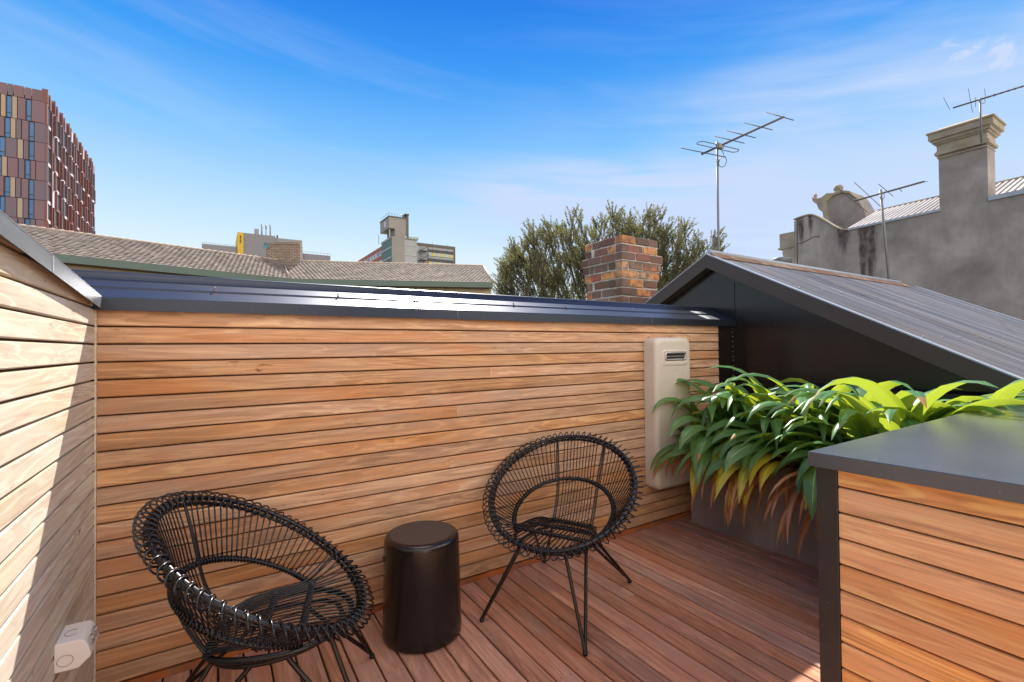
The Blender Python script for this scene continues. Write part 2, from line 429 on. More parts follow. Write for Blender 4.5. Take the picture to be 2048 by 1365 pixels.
# ------------------------------------------------------------------ chairs
def rot_az(v, az, base): return Vector((base[0]+v[0]*cos(az)-v[1]*sin(az), base[1]+v[0]*sin(az)+v[1]*cos(az), base[2]+v[2]))
def make_chair(label, base, az):
    t = thing('rattan_chair', label, 'chair', base, 'round black rattan armchairs')
    L = lambda v: rot_az(v, az, base)
    T = radians(32.25); T2 = radians(24.9); RR = .409
    def rim(th, dr=0, dn=0):
        e = Vector((-cos(T), 0, sin(T))); s = Vector((0, 1, 0)); n = Vector((sin(T), 0, cos(T)))
        rad = e*cos(th)+s*sin(th)
        return Vector((0, 0, .631)) + rad*(RR+dr) + n*dn
    C2 = Vector((-.034, 0, .486)); R2 = .284
    def ring(th, dr=0, dn=0):
        e = Vector((-cos(T2), 0, sin(T2))); s = Vector((0, 1, 0)); n = Vector((sin(T2), 0, cos(T2)))
        return C2 + (e*cos(th)+s*sin(th))*(R2+dr) + n*dn
    R = lambda th, dr=0, dn=0: L(rim(th, dr, dn))
    # --- rim
    b = MB(); n = 96
    b.tube([R(2*pi*i/n, .004, .006) for i in range(n)], .0100, 10, True)
    b.tube([R(2*pi*i/n, -.006, -.012) for i in range(n)], .0072, 8, True)
    b.build('rim', M['rattan'], t)
    # --- loops: a coil standing out beyond the rim and a tight crossed binding
    b = MB(); turns = 72; per = 14; pts = []
    for i in range(turns*per):
        th = 2*pi*i/(turns*per); ph = 2*pi*i/per
        out = .014+.034*cos(ph); nn = .018*sin(ph)
        # slight irregularity
        j = mnoise.noise(Vector((i/per*.7, base[0], 0)))*.004
        pts.append(R(th+.024*sin(ph), out+j, nn+.002))
    b.tube(pts, .0034, 6, True)
    b.build('edge_loops', M['rattan'], t)
    b = MB(); pts = []
    for i in range(turns*10):
        th = 2*pi*i/(turns*10); ph = -2*pi*i/10
        pts.append(R(th, -.003+.0185*cos(ph), -.002+.021*sin(ph)))
    b.tube(pts, .0025, 6, True)
    b.build('rim_binding', M['rattan'], t)
    # --- inner ring (open at the front)
    b = MB(); a1 = radians(133); m = 80
    b.tube([L(ring(-a1+2*a1*i/m)) for i in range(m+1)], .0085, 8)
    b.build('inner_ring', M['rattan'], t)
    b = MB(); tw = 96; pts = []
    for i in range(tw*8+1):
        th = -a1+2*a1*i/(tw*8); ph = 2*pi*i/8
        pts.append(L(ring(th, .0115*cos(ph), .0115*sin(ph))))
    b.tube(pts, .0032, 5); b.build('inner_ring_binding', M['rattan'], t)
    # --- seat plane
    xb, zb = -.165, .378                                   # back of the seat
    def seat_z(x): 
        u = (x-xb)/(.345-xb); return zb+(.412-zb)*u+.020*sin(pi*min(max(u, 0), 1))
    NB = 13                                                 # rods that run up the back
    ysb = [-.108+.216*i/(NB-1) for i in range(NB)]
    def front_x(y): # rim front at lateral y
        s = max(-1, min(1, y/RR)); th = pi-math.asin(s); p = rim(th); return p
    seat = MB(); back = MB()
    def smooth(pts, it=2):
        for _ in range(it):
            q = [pts[0]]
            for a, c in zip(pts, pts[1:]): q += [a*.75+c*.25, a*.25+c*.75]
            q.append(pts[-1]); pts = q
        return pts
    for i, y in enumerate(ysb):
        f = y*1.5
        p0 = front_x(f)
        pts = [p0+Vector((.01, 0, .004)), p0+Vector((-.03, 0, .001)), Vector((.14, y*1.32, seat_z(.14)+.004)), Vector((.01, y*1.2, seat_z(.01)+.004)), Vector((xb+.03, y, zb+.012)), Vector((xb-.012, y, zb+.010))]
        seat.tube([L(p) for p in smooth(pts, 1)], .0034, 6)
        # back rod
        th = math.asin(max(-1, min(1, y*1.08/R2)))
        pr = ring(th, -.010, .0); th2 = math.asin(max(-1, min(1, y*1.22/RR))); pt = rim(th2, -.004, .0)
        if i not in (0, NB-1):
            q = [Vector((xb-.014, y, zb+.004)), Vector((xb-.028, y, zb+.03)), Vector((xb-.075, y*1.02, zb+.12)), pr, pr*.5+pt*.5+Vector((.004, 0, 0)), pt]
            back.tube([L(p) for p in smooth(q, 1)], .0031, 6)
    for s in (-1, 1):                                       # outer seat rods, converging at the back corners
        for k in range(5):
            f = s*(.185+.024*k)
            if k == 4: f = s*.300
            p0 = front_x(f)
            xm = .142-.004*k
            ym = s*(.156+.0135*k)
            ye = s*(.118+.003*k)
            pts = [p0+Vector((.008, 0, .004)), p0+Vector((-.03, -s*.004, .001)), Vector((xm, ym, seat_z(xm)+.004)), Vector((.01, s*(.145+.0135*k), seat_z(.01)+.005+.001*k)), Vector((xb+.06, s*(.128+.012*k), zb+.016+.003*k)), Vector((xb-.010, ye, zb+.006-.003*k))]
            seat.tube([L(p) for p in smooth(pts, 2)], .0034 if k < 4 else .0048, 6)
    seat.build('seat', M['rattan'], t)
    back.build('back_spindles', M['rattan'], t)
    # crossbars of the seat with their binding
    b = MB()
    for (x, w, tws) in ((.14, .222, 30), (.005, .200, 26), (xb+.01, .138, 18)):
        z = seat_z(x)
        b.tube([L((x, -w+2*w*i/8, z-.006)) for i in range(9)], .0065, 7)
        for ph0 in (0, pi):
            pts = []
            for i in range(tws*8+1):
                u = i/(tws*8); ph = 2*pi*i/8*(1 if ph0 == 0 else -1)+ph0
                pts.append(L((x+.012*cos(ph), -w+2*w*u, z-.001+.0105*sin(ph))))
            b.tube(pts, .0026, 5)
    b.build('seat_crossbars', M['rattan'], t)
    # side spokes between rim and inner ring
    for s in (-1, 1):
        b = MB()
        ns = 27
        for i in range(ns):
            u = (i+.5)/ns
            th_o = s*(radians(23)+(radians(139)-radians(23))*u)
            th_i = s*(radians(28)+(radians(132)-radians(28))*u)
            for d in ((0,) if i % 1 == 0 else (0,)):
                a = rim(th_o, -.012, .004); c = ring(th_i, .006, .004)
                mid = (a+c)*.5+Vector((0, 0, -.006))
                b.tube([L(p) for p in (a, (a+mid)*.5+Vector((0, 0, -.002)), mid, (mid+c)*.5+Vector((0, 0, -.002)), c)], .0031, 6)
        b.build('side_spokes', M['rattan'], t)
    # thick stiles of the back
    for s in (-1, 1):
        y = s*.119
        th = math.asin(y*1.08/R2); pr = ring(th, -.004); th2 = math.asin(y*1.3/RR); pt = rim(th2, 0, 0)
        b = MB()
        for o in (-.006, .006):
            q = [Vector((xb, y+o, zb-.004)), Vector((xb-.024, y+o, zb+.03)), Vector((xb-.072, y*1.02+o, zb+.12)), pr+Vector((0, o, 0)), (pr+pt)*.5+Vector((.003, o, 0)), pt+Vector((0, o*.6, 0))]
            b.tube([L(p) for p in smooth(q, 2)], .0044, 8)
        b.build('stile', M['rattan'], t)
    # under-seat tube frame
    b = MB()
    loop = smooth([Vector((xb-.005, 0, zb-.008)), Vector((xb-.005, -.115, zb-.008)), Vector((xb+.02, -.150, zb-.012)), Vector((-.03, -.200, .372)), Vector((.14, -.222, .385)), Vector((.27, -.14, .388)), Vector((.315, 0, .388)),
            Vector((.27, .14, .388)), Vector((.14, .222, .385)), Vector((-.03, .200, .372)), Vector((xb+.02, .150, zb-.012)), Vector((xb-.005, .115, zb-.008)), Vector((xb-.005, 0, zb-.008))], 2)
    b.tube([L(p) for p in loop[:-1]], .0115, 10, True)
    b.build('seat_frame', M['rattan'], t)
    b = MB()
    lf = smooth([Vector((xb, 0, .345)), Vector((xb, -.115, .345)), Vector((-.06, -.175, .338)), Vector((.10, -.190, .350)), Vector((.24, -.13, .366)), Vector((.275, 0, .372)),
         Vector((.24, .13, .366)), Vector((.10, .190, .350)), Vector((-.06, .175, .338)), Vector((xb, .115, .345)), Vector((xb, 0, .345))], 2)
    b.tube([L(p) for p in lf[:-1]], .0085, 8, True)
    b.build('leg_frame', M['leg'], t)
    feet = [((.385, -.283), (.235, -.128, .366), (.10, -.186, .350)), ((.385, .283), (.235, .128, .366), (.10, .186, .350)),
            ((-.375, -.283), (-.02, -.178, .339), (-.15, -.12, .345)), ((-.375, .283), (-.02, .178, .339), (-.15, .12, .345))]
    for (fx, fy), a1_, a2_ in feet:
        b = MB()
        for a in (a1_, a2_):
            av = Vector(a); fv = Vector((fx, fy, .010)); 
            top = av+Vector((0, 0, .0)); k = av*.95+fv*.05+Vector((0, 0, -.004))
            off = (av-fv); off.z = 0; off = off.normalized()*.007
            b.tube([L(p) for p in smooth([top, k, fv*.5+av*.5+off*.3, fv+off+Vector((0, 0, .014)), fv+Vector((0, 0, .002))], 2)], .0088, 9)
        lg = b.build('leg', M['leg'], t)
        b = MB(); f = L((fx, fy, 0)); b.lathe([(.011, 0), (.0125, .004), (.0125, .012), (.010, .016)], (f.x, f.y, 0), 12)
        b.build('foot_cap', M['rattan'], lg)
    return t
make_chair('black woven chair between the drum side table and the planter', (1.647, 2.108, 0), radians(208.5))
make_chair('black woven chair at lower left, near the power outlet and the wall corner', (.168, 2.024, 0), radians(345.0))

# ------------------------------------------------------------------ drum side table
def drum():
    c = (.886, 2.268, 0); r = .190
    t = thing('drum_side_table', 'black metal drum side table between the two woven chairs', 'side table', c)
    b = MB(); H = .492
    prof = [(.17, .002), (r-.004, .002), (r+.004, .010), (r+.006, .03)]
    prof += [(r+.005-.009*(z/.44), z) for z in (.08, .16, .24, .32, .40, .45)]
    cr = .026; rr = r-.005
    prof += [(rr-cr+cr*cos(a), H-cr+cr*sin(a)) for a in [pi/2*k/7 for k in range(8)]]
    b.lathe(prof, c, 96); b.build('drum_body', M['stool'], t)
    b = MB(); b.lathe([(rr-cr-.004, H-.001), (rr-cr-.002, H+.0012), (rr-cr-.006, H+.0015), (0.0001, H+.0015)], c, 96, smooth=False); b.build('drum_top', M['stool_top'], t)
    b = MB(); b.lathe([(.012, -.002), (.012, .003), (.006, .004)], (0, 0, 0), 14)
    b.v = [(c[0]-.189+z*-1.0, c[1]+.02+x, .40+y) for x, y, z in b.v]
    b.build('bung', M['heater_dark'], t)
M['stool_top'] = paint('stool_top_brown', (.050, .038, .036), .5, .05, 3)
drum()

# ------------------------------------------------------------------ heater
def rrect(x0, x1, z0, z1, r, n=6):
    pts = []
    for cx, cz, a0 in ((x1-r, z1-r, 0), (x0+r, z1-r, 90), (x0+r, z0+r, 180), (x1-r, z0+r, 270)):
        for k in range(n+1):
            a = radians(a0+90*k/n); pts.append((cx+r*cos(a), cz+r*sin(a)))
    return pts
def loft(b, rings, cap=True, smooth=True, mat=0):
    n = len(rings[0]); vs = [p for r in rings for p in r]; fs = []
    for i in range(len(rings)-1):
        for k in range(n): fs.append((i*n+k, i*n+(k+1) % n, (i+1)*n+(k+1) % n, (i+1)*n+k))
    b.add(vs, fs, mat, .5, smooth)
    if cap:
        o = len(b.v)-len(vs); b.f.append([o+(len(rings)-1)*n+k for k in range(n)]); b.m.append(mat); b.r.append(.5); b.sm.append(False)
def heater():
    x0, x1, z0, z1 = 2.842, 3.262, .315, 1.488; yf = 2.440
    t = thing('water_heater', 'tall beige gas water heater with a slotted vent, fixed to the timber wall', 'water heater', (3.0, YW, z0))
    b = MB(); rings = []
    def ring(ins, y, r): return [(x, y, z) for x, z in rrect(x0+ins, x1-ins, z0+ins, z1-ins, r)]
    rings.append(ring(0, YW-.004, .055)); rings.append(ring(0, yf+.035, .055))
    for k in range(1, 7):
        a = pi/2*k/6; rings.append(ring(.035*(1-cos(a)), yf+.035*(1-sin(a)), .055-.012*(1-cos(a))))
    loft(b, rings); b.build('cover', M['heater'], t)
    # vent surround and grille
    vx0, vx1, vz0, vz1 = x0+.065, x1-.05, z1-.225, z1-.095
    b = MB(); o = rrect(vx0, vx1, vz0, vz1, .03); i1 = rrect(vx0+.008, vx1-.008, vz0+.008, vz1-.008, .024); i2 = rrect(vx0+.03, vx1-.03, vz0+.045, vz1-.02, .016)
    loft(b, [[(x, yf+.001, z) for x, z in o], [(x, yf-.006, z) for x, z in i1], [(x, yf-.006, z) for x, z in i2], [(x, yf-.0005, z) for x, z in i2]], cap=False)
    s = b.build('vent_surround', M['heater'], t)
    b = MB(); a = rrect(vx0+.03, vx1-.03, vz0+.045, vz1-.02, .016); a2 = rrect(vx0+.042, vx1-.042, vz0+.057, vz1-.032, .012)
    loft(b, [[(x, yf-.001, z) for x, z in a], [(x, yf-.012, z) for x, z in a], [(x, yf-.013, z) for x, z in a2], [(x, yf-.002, z) for x, z in a2]], cap=False)
    b.build('vent_frame', M['steel'], t)
    b = MB(); loft(b, [[(x, yf-.0015, z) for x, z in a2], [(x, yf-.003, z) for x, z in a2]]); 
    b.build('vent_slot', M['heater_dark'], t)
    b = MB(); zc = (vz0+vz1)/2+.0125
    b.box((vx0+.045, yf-.010, zc-.004), (vx1-.045, yf-.004, zc+.003)); b.build('vent_louvre', M['steel'], t)
    for (dx, dz, r) in ((.25, .50, .006), (.13, .375, .004), (.22, .915, .005)):
        b = MB(); b.lathe([(r, 0), (r, .003), (r*.4, .005)], (0, 0, 0), 12)
        b.v = [(x0+dx+x, yf-z, z0+dz+y) for x, y, z in b.v]; b.f = [f[::-1] for f in b.f]; b.build('bolt', M['steel'], t)
heater()

# ------------------------------------------------------------------ outdoor power outlet
def outlet():
    t = thing('power_outlet', 'white weatherproof double power outlet low on the left timber wall', 'power outlet', (XL, 2.05, .5))
    y0, y1 = 1.984, 2.112
    x = XL
    prof = [(x-.0, .519), (x+.004, .5205), (x+.058, .5195), (x+.066, .5175), (x+.074, .508), (x+.084, .480), (x+.0865, .468), (x+.086, .460), (x+.058, .434), (x+.054, .4325), (x, .4345)]
    b = MB(); b.prism(prof, y0, y1, 'y'); b.build('housing', M['white_pl'], t, bevel=.003)
    # round knock-outs
    for pts in ([(x+.026, .466)],):
        b = MB(); cx, cz = pts[0]
        b.tube([(cx+.019*cos(a*pi/14), y0-.0008, cz+.017*sin(a*pi/14)) for a in range(28)], .0008, 5, True); b.build('side_knockout', M['outlet_line'], t)
    b = MB(); b.tube([(x+.030+.017*cos(a*pi/14), 2.045+.020*sin(a*pi/14), .5207) for a in range(4, 26)], .0008, 5); b.build('top_knockout', M['outlet_line'], t)
    # two switch covers on the slanting face
    d = Vector((.010, 0, -.028)).normalized(); nrm = Vector((.028, 0, .010)).normalized(); c0 = Vector((x+.0795, 0, .4945))
    for yc in (2.022, 2.074):
        b = MB(); rings = []
        for s, h in ((1, 0), (1, .004), (.92, .006)):
            rings.append([c0+Vector((0, yc, 0))+d*(a*s)+Vector((0, bb*s, 0))+nrm*h for a, bb in rrect(-.0135, .0135, -.021, .021, .013)])
        loft(b, rings); sw = b.build('switch_cover', M['clear_cap'], t)
        b = MB()
        for q in (-.007, .0, .007): b.tube([c0+Vector((0, yc+q, 0))-d*.007+nrm*.0066, c0+Vector((0, yc+q, 0))-d*.002+nrm*.0066], .0013, 6)
        b.build('switch_marks', M['white_pl'], sw)
outlet()

# ------------------------------------------------------------------ bar counter
def counter():
    X0, Y1 = 1.603, .772; zt = EYE-.340
    t = thing('bar_counter', 'bar counter with a dark sheet-metal top and orange timber boards at lower right', 'counter', (X0, Y1, 0))
    def tz(y): return zt+.0126*(Y1-y)
    b = MB()
    prof = [(Y1, zt-.046), (Y1, zt-.003), (Y1-.003, zt), (-1.45, tz(-1.45)), (-1.45, tz(-1.45)-.046)]
    b.prism(prof, X0, 4.028, 'x'); b.build('benchtop', M['counter_top'], t, bevel=.002)
    xf = X0+.034
    b = MB(); b.box((xf, .7035, 0), (xf+.055, .7635, zt-.0465)); b.build('corner_post', M['post'], t, bevel=.002)
    b = MB(); g = .003; lines = [EYE-.5234+.0797+.0797] + [EYE-.5234-.0797*k for k in range(-1, 12)]
    lines = sorted(set(round(v, 5) for v in lines), reverse=True); lines[0] = 1.20
    for a, e in zip(lines, lines[1:]):
        zt_, zb_ = a-g, e+g
        cuts = [-1.45, .7025]
        u = random.uniform(-.2, .6)
        if random.random() < .2: cuts = [-1.45, u, .7025]
        for y0, y1 in zip(cuts, cuts[1:]):
            poly = clip_top([(y0+.0004, zb_), (y1-.0004, zb_), (y1-.0004, zt_), (y0+.0004, zt_)], lambda y: tz(y)-.048)
            if len(poly) < 3: continue
            r = random.random(); b.prism(poly, xf+.008, xf+.022, 'x', 0, r)
            pc = sum(q[1] for q in poly)/len(poly); ins = [(q[0], q[1]+(.0025 if q[1] < pc else -.0025)) for q in poly]
            b.prism(ins, xf+.0055, xf+.0081, 'x', 0, r)
    b.build('cladding', M['wood_counter'], t)
    b = MB(); b.box((xf+.023, -1.45, 0), (3.20, .702, zt-.0475)); b.build('carcass', M['wood_dark'], t)
    b = MB(); b.box((xf+.056, .705, 0), (3.20, .750, zt-.0475)); b.build('end_panel', M['post'], t)
counter()

# ------------------------------------------------------------------ planter and plants
def planter():
    t = thing('planter_box', 'long dark grey planter box filled with strappy green plants', 'planter', (3.62, 1.6, 0))
    x0, x1, y0, y1, h = 3.250, 3.985, .80, 2.455, .60
    b = MB(); w = .035
    b.box((x0, y0, 0), (x0+w, y1, h)); b.box((x1-w, y0, 0), (x1, y1, h)); b.box((x0+w, y0, 0), (x1-w, y0+w, h)); b.box((x0+w, y1-w, 0), (x1-w, y1, h))
    b.build('box', M['planter'], t)
    b = MB(); b.box((x0+w, y0+w, .3), (x1-w, y1-w, h-.05)); b.build('soil', M['soil'], t)
planter()

def leaf(b, base, az, up, L, W, droop, rnd, mat=0, twist=0, seg=12, curl=.25, kink=0):
    """one strap leaf: a spine that rises and arches over, broad past the middle, folded along the midrib"""
    p = Vector(base); d = Vector((cos(az)*cos(up), sin(az)*cos(up), sin(up))); pts = [p.copy()]; ds = [d.copy()]
    st = L/seg
    for i in range(seg):
        u = (i+1)/seg
        ax = Vector((-sin(az), cos(az), 0))
        bend = droop*(.25+1.5*u*u)/seg + (kink if i == seg*2//3 else 0)
        d = (Matrix.Rotation(bend, 3, ax) @ d).normalized()
        if d.z < -.97: d = (d+Vector((cos(az)*.2, sin(az)*.2, 0))).normalized()
        p = p+d*st; pts.append(p.copy()); ds.append(d.copy())
    vs = []; fs = []
    side0 = Vector((-sin(az), cos(az), 0))
    for i, (p, d) in enumerate(zip(pts, ds)):
        u = i/seg
        w = W*(.16+.84*max(0, sin(pi*min(1, max(0, (u-.08)/.92))**1.05))**.75) if u < .97 else W*.05
        if u < .3: w = W*(.20+.55*(u/.3)**1.5)
        if u >= .3: 
            v = (u-.3)/.7; w = W*(.75+.25*sin(pi*min(1, v/.7)) if v < .35 else (1.0)*(1-((v-.35)/.65)**2.1)+.0)
            w = max(w, W*.03)
        tw = twist*u; s = side0*cos(tw)+d.cross(side0)*sin(tw); nn = s.cross(d).normalized()
        if nn.z < 0 and abs(twist) < .1: pass
        f = curl*w*(1-.4*u)
        wob = .06*w*sin(u*17+rnd*40)
        cols = ((-1, 1), (-.55, .35), (-.045, .03), (.045, .03), (.55, .35), (1, 1))
        for k, (a, h) in enumerate(cols):
            vs.append(p+s*(a*w/2)+nn*(f*h+wob*(a if k in (0, 5) else 0)))
    for i in range(seg):
        for k in range(5): fs.append((i*6+k, i*6+k+1, (i+1)*6+k+1, (i+1)*6+k))
    b.add(vs, fs, mat, rnd, True)
    q = len(b.r)-len(fs); tipn = (0, 0, 0, 0, 1, 0, 0, 0)[int(rnd*97) % 8]
    for i in range(seg):
        for k in range(5):
            if i >= seg-tipn: b.r[q+i*5+k] = rnd*.98+1
            elif k == 2 and i < seg-1: b.r[q+i*5+k] = rnd*.98+2
rp = random.Random(14)
def clump(label, cx, cy, n, spread_x=.16, front=.6, dead=5, yellow=1, h=.50, lean=None, Lm=.70):
    t = thing('strap_leaf_plant', label, 'plant', (cx, cy, .48), 'strappy green plants growing in the planter')
    b = MB()
    for i in range(n):
        if rp.random() < front: az = pi + rp.uniform(-1.1, 1.1)
        else: az = rp.uniform(0, 2*pi)
        if lean is not None and rp.random() < .45: az = lean+rp.uniform(-.5, .5)
        bx = cx+rp.uniform(-spread_x, spread_x); by = cy+rp.uniform(-.13, .13)
        k = i/n
        up = radians(rp.uniform(66, 86)) if k < .45 else radians(rp.uniform(34, 66))
        L = rp.uniform(.82, 1.18)*Lm*(1.28 if k < .45 else 1.02)
        dr = rp.uniform(2.0, 3.0) if k < .45 else rp.uniform(1.5, 2.5)
        if k > .76:                                   # outer leaves hanging over the planter's edge
            az = pi+rp.uniform(-.75, .75); bx = 3.33+rp.uniform(-.02, .08); up = radians(rp.uniform(25, 66)); L = rp.uniform(.56, .84); dr = rp.uniform(2.0, 2.8)
        ex = bx+cos(az)*L*.75
        if ex > 3.97: az = pi-az; 
        leaf(b, (bx, by, .58), az, up, L, rp.uniform(.074, .110)+(.018 if k > .76 else 0), dr, rp.random(), twist=rp.uniform(-.7, .7), curl=rp.uniform(.12, .34))
    b.build('leaves', M['leaf'], t)
    if yellow:
        b = MB()
        for i in range(yellow):
            leaf(b, (3.29+rp.uniform(-.01, .05), cy+rp.uniform(-.15, .15), .59), pi+rp.uniform(-.35, .35), radians(rp.uniform(5, 40)), rp.uniform(.52, .72), rp.uniform(.065, .095), rp.uniform(2.1, 2.7), rp.random(), twist=rp.uniform(-.6, .6))
        b.build('yellow_leaves', M['leaf_yellow'], t)
    if dead:
        b = MB()
        for i in range(dead):
            leaf(b, (3.285+rp.uniform(-.02, .05), cy+rp.uniform(-.17, .17), .60), pi+rp.uniform(-.4, .4), radians(rp.uniform(-20, 30)), rp.uniform(.44, .70), rp.uniform(.028, .055), rp.uniform(1.8, 2.4), rp.random(), twist=rp.uniform(-2.5, 2.5), curl=.6)
        b.build('dead_leaves', M['leaf_dead'], t)
clump('dark green strap-leaf plant spilling over the beige heater, leftmost in the planter', 3.48, 2.27, 34, dead=4, yellow=2, lean=radians(200), Lm=.68)
clump('second strap-leaf plant from the heater, with yellow leaves hanging at the planter edge', 3.50, 2.03, 32, dead=8, yellow=5)
clump('strap-leaf plant in the middle of the planter with a skirt of dry brown leaves', 3.50, 1.78, 32, dead=10, yellow=4)
clump('bright sunlit strap-leaf plant just left of the bar counter corner', 3.48, 1.52, 36, dead=7, yellow=2)
clump('sunlit yellow-green strap-leaf plant rising behind the counter top', 3.46, 1.27, 38, dead=3, yellow=0, Lm=.72)
clump('sunlit strap-leaf plant second from the right, behind the far edge of the counter top', 3.44, 1.12, 34, dead=1, yellow=0, lean=radians(-120), Lm=.74)
clump('strap-leaf plant furthest right, its long leaves lying over the counter top', 3.46, 1.0, 38, dead=1, yellow=0, lean=radians(-75), Lm=.80)

# ------------------------------------------------------------------ dark gabled roof next door
def gable():
    t = thing('gabled_outbuilding', 'low gabled outbuilding with glossy dark end wall and rusty-ridged corrugated roof', 'roof', (4.03, 2.76, 0))
    XA, YA, ZA, S = 3.95, 2.761, EYE+.861, .53
    top = lambda y: ZA-S*abs(y-YA)
    yl, yr = 3.75, -1.2
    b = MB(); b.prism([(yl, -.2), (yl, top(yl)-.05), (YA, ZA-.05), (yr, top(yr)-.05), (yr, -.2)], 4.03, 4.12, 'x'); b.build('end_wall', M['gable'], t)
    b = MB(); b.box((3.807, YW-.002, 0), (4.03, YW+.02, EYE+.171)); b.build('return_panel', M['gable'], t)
    b = MB(); d = .125
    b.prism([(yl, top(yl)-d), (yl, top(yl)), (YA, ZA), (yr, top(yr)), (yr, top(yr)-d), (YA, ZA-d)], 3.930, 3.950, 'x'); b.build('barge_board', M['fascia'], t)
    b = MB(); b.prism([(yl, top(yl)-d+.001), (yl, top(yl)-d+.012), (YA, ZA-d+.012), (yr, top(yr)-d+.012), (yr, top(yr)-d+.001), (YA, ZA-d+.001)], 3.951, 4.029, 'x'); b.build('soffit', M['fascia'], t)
    b = MB(); b.prism([(yl, top(yl)+.001), (yl, top(yl)+.010), (YA, ZA+.011), (yr, top(yr)+.010), (yr, top(yr)+.001), (YA, ZA+.001)], 3.926, 3.985, 'x'); b.build('barge_cap', M['trim'], t)
    # corrugated sheets, front and back slope
    for sgn, nm in ((-1, 'front'), (1, 'back')):
        b = MB(); X1 = 9.03; p = .076; n = int((X1-3.97)/p*6); L = (YA-yr) if sgn < 0 else 3.9
        cols = [(3.97+(X1-3.97)*i/n) for i in range(n+1)]
        rows = [0, .25, .5, .75, 1]
        vs = []
        for r in rows:
            y = YA+sgn*(.03+(L-.03)*r)
            for x in cols: vs.append((x, y, ZA-S*(abs(y-YA))+.011*sin(2*pi*x/p)-.007))
        m = len(cols); fs = []
        for r in range(len(rows)-1):
            for i in range(n):
                q = (r*m+i, r*m+i+1, (r+1)*m+i+1, (r+1)*m+i); fs.append(q[::-1] if sgn < 0 else q)
        b.add(vs, fs, 0, .5, True); b.build('roof_sheet', M['corrugated'], t)
    b = MB(); b.prism([(YA-.075, top(YA-.075)+.012), (YA, ZA+.028), (YA+.13, top(YA-.13)+.012), (YA+.13, top(YA-.13)+.008), (YA, ZA+.024), (YA-.075, top(YA-.075)+.008)], 3.985, 8.6, 'x'); b.build('ridge_cap', M['rust'], t)
    b = MB(); b.tube([(3.985, YA+.01, ZA+.034), (8.5, YA+.01, ZA+.034)], .022, 8); b.build('ridge_roll', M['trim'], t)
    b = MB(); b.prism([(YA, ZA+.02), (yr, top(yr)+.02), (yr, top(yr)-.05), (YA, ZA-.05)], 9.03, 9.12, 'x'); b.build('far_barge', M['trim'], t)
    # seam strip and rivets, ledge above the planter
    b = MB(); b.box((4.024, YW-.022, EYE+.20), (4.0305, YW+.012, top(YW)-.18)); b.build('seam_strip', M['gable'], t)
    for k in range(11):
        z = EYE+.16-.043*k+random.uniform(-.006, .006)
        b = MB(); b.lathe([(.0032, -.002), (.0032, .002), (.001, .0035)], (4.018, YW-.004, z), 7); b.build('rivet', M['steel'], t)
    b = MB(); b.prism([(3.986, EYE-.325), (4.0295, EYE-.305), (4.0295, EYE-.36), (3.986, EYE-.36)], .775, 2.52, 'y'); b.build('ledge_flashing', M['gable'], t)
    # roof screws
    for yy in (YA-.75, YA-1.55, YA-2.35):
        for k in range(13):
            x = 4.1+k*.38; b = MB(); b.lathe([(.008, 0), (.008, .006), (.004, .010)], (x, yy, top(yy)+.004), 7); b.build('roof_screw', M['cap_grey'], t)
def corr_mat():
    N = NT('corrugated_zinc'); mp = N.coord((42, .5, .5)); a = N.noise(mp, 1, 6, .6, .4)
    c = N.ramp(a, 'Fac', [(.3, (.035, .037, .042)), (.5, (.115, .118, .125)), (.72, (.28, .28, .29))])
    mp2 = N.coord((1.2, .9, .9)); d = N.noise(mp2, 1, 4, .6); dr = N.ramp(d, 'Fac', [(.48, G3(0)), (.75, G3(.7))])
    N.base(N.mix((dr, 0), (c, 0), (.20, .17, .14))); N.set(Roughness=.5, Metallic=.15); return N.mat
M['corrugated'] = corr_mat()
M['rust'] = paint('rusty_ridge', (.24, .125, .065), .8, .4, 5, dirt=(.36, .29, .22))
M['tower_glass'] = paint('blue_window_glass', (.03, .13, .32), .3, .25, .3)
M['dark_glass'] = paint('dark_window_glass', (.02, .022, .03), .15, .3, .3)
gable()
rear_wall()

# ------------------------------------------------------------------ brick chimney
def brick_chimney():
    cx0, cy0 = 3.84, 3.76; w = .60; ztop = EYE+1.255; ch = .098
    t = thing('brick_chimney', 'old red brick chimney standing in front of the tree', 'chimney', (cx0+.3, cy0+.3, .9))
    b = MB(); core = MB(); R = random.Random(3)
    for k in range(19):
        z1 = ztop-ch*k; z0 = z1-ch
        e = {0: 0.0, 1: 0.004, 2: .04, 3: .022, 4: .01}.get(k, 0.0)
        x0, x1, y0, y1 = cx0-e, cx0+w+e, cy0-e, cy0+w+e
        core.box((x0+.012, y0+.012, z0-.001), (x1-.012, y1-.012, z1-.0001 if k else z1-.01))
        L = .235; off = (k % 2)*.12
        def run(a, bnd):
            out = []; q = a-(L-off if off else 0)
            while q < bnd-.02:
                s, f = max(q, a), min(q+L-.014, bnd)
                if f-s > .03: out.append((s, f))
                q += L
            return out
        for (s, f) in run(x0, x1):
            for yy0, yy1 in ((y0, y0+.10), (y1-.10, y1)):
                j = R.uniform(-.006, .006)
                brick(b, (s+.002, yy0+j, z0+.009+R.uniform(-.003, .003)), (f-.003, yy1+j, z1-.007), R)
        for (s, f) in run(y0+.113, y1-.113):
            for xx0, xx1 in ((x0, x0+.10), (x1-.10, x1)):
                j = R.uniform(-.006, .006)
                brick(b, (xx0+j, s+.002, z0+.009+R.uniform(-.003, .003)), (xx1+j, f-.003, z1-.007), R)
    b.build('bricks', M['brick'], t); core.build('mortar', M['mortar'], t)
    b = MB(); 
    b.box((cx0+w-.05, cy0-.006, EYE+.35), (cx0+w+.01, cy0+.3, EYE+.56)); b.build('render_patch', M['mortar'], t)
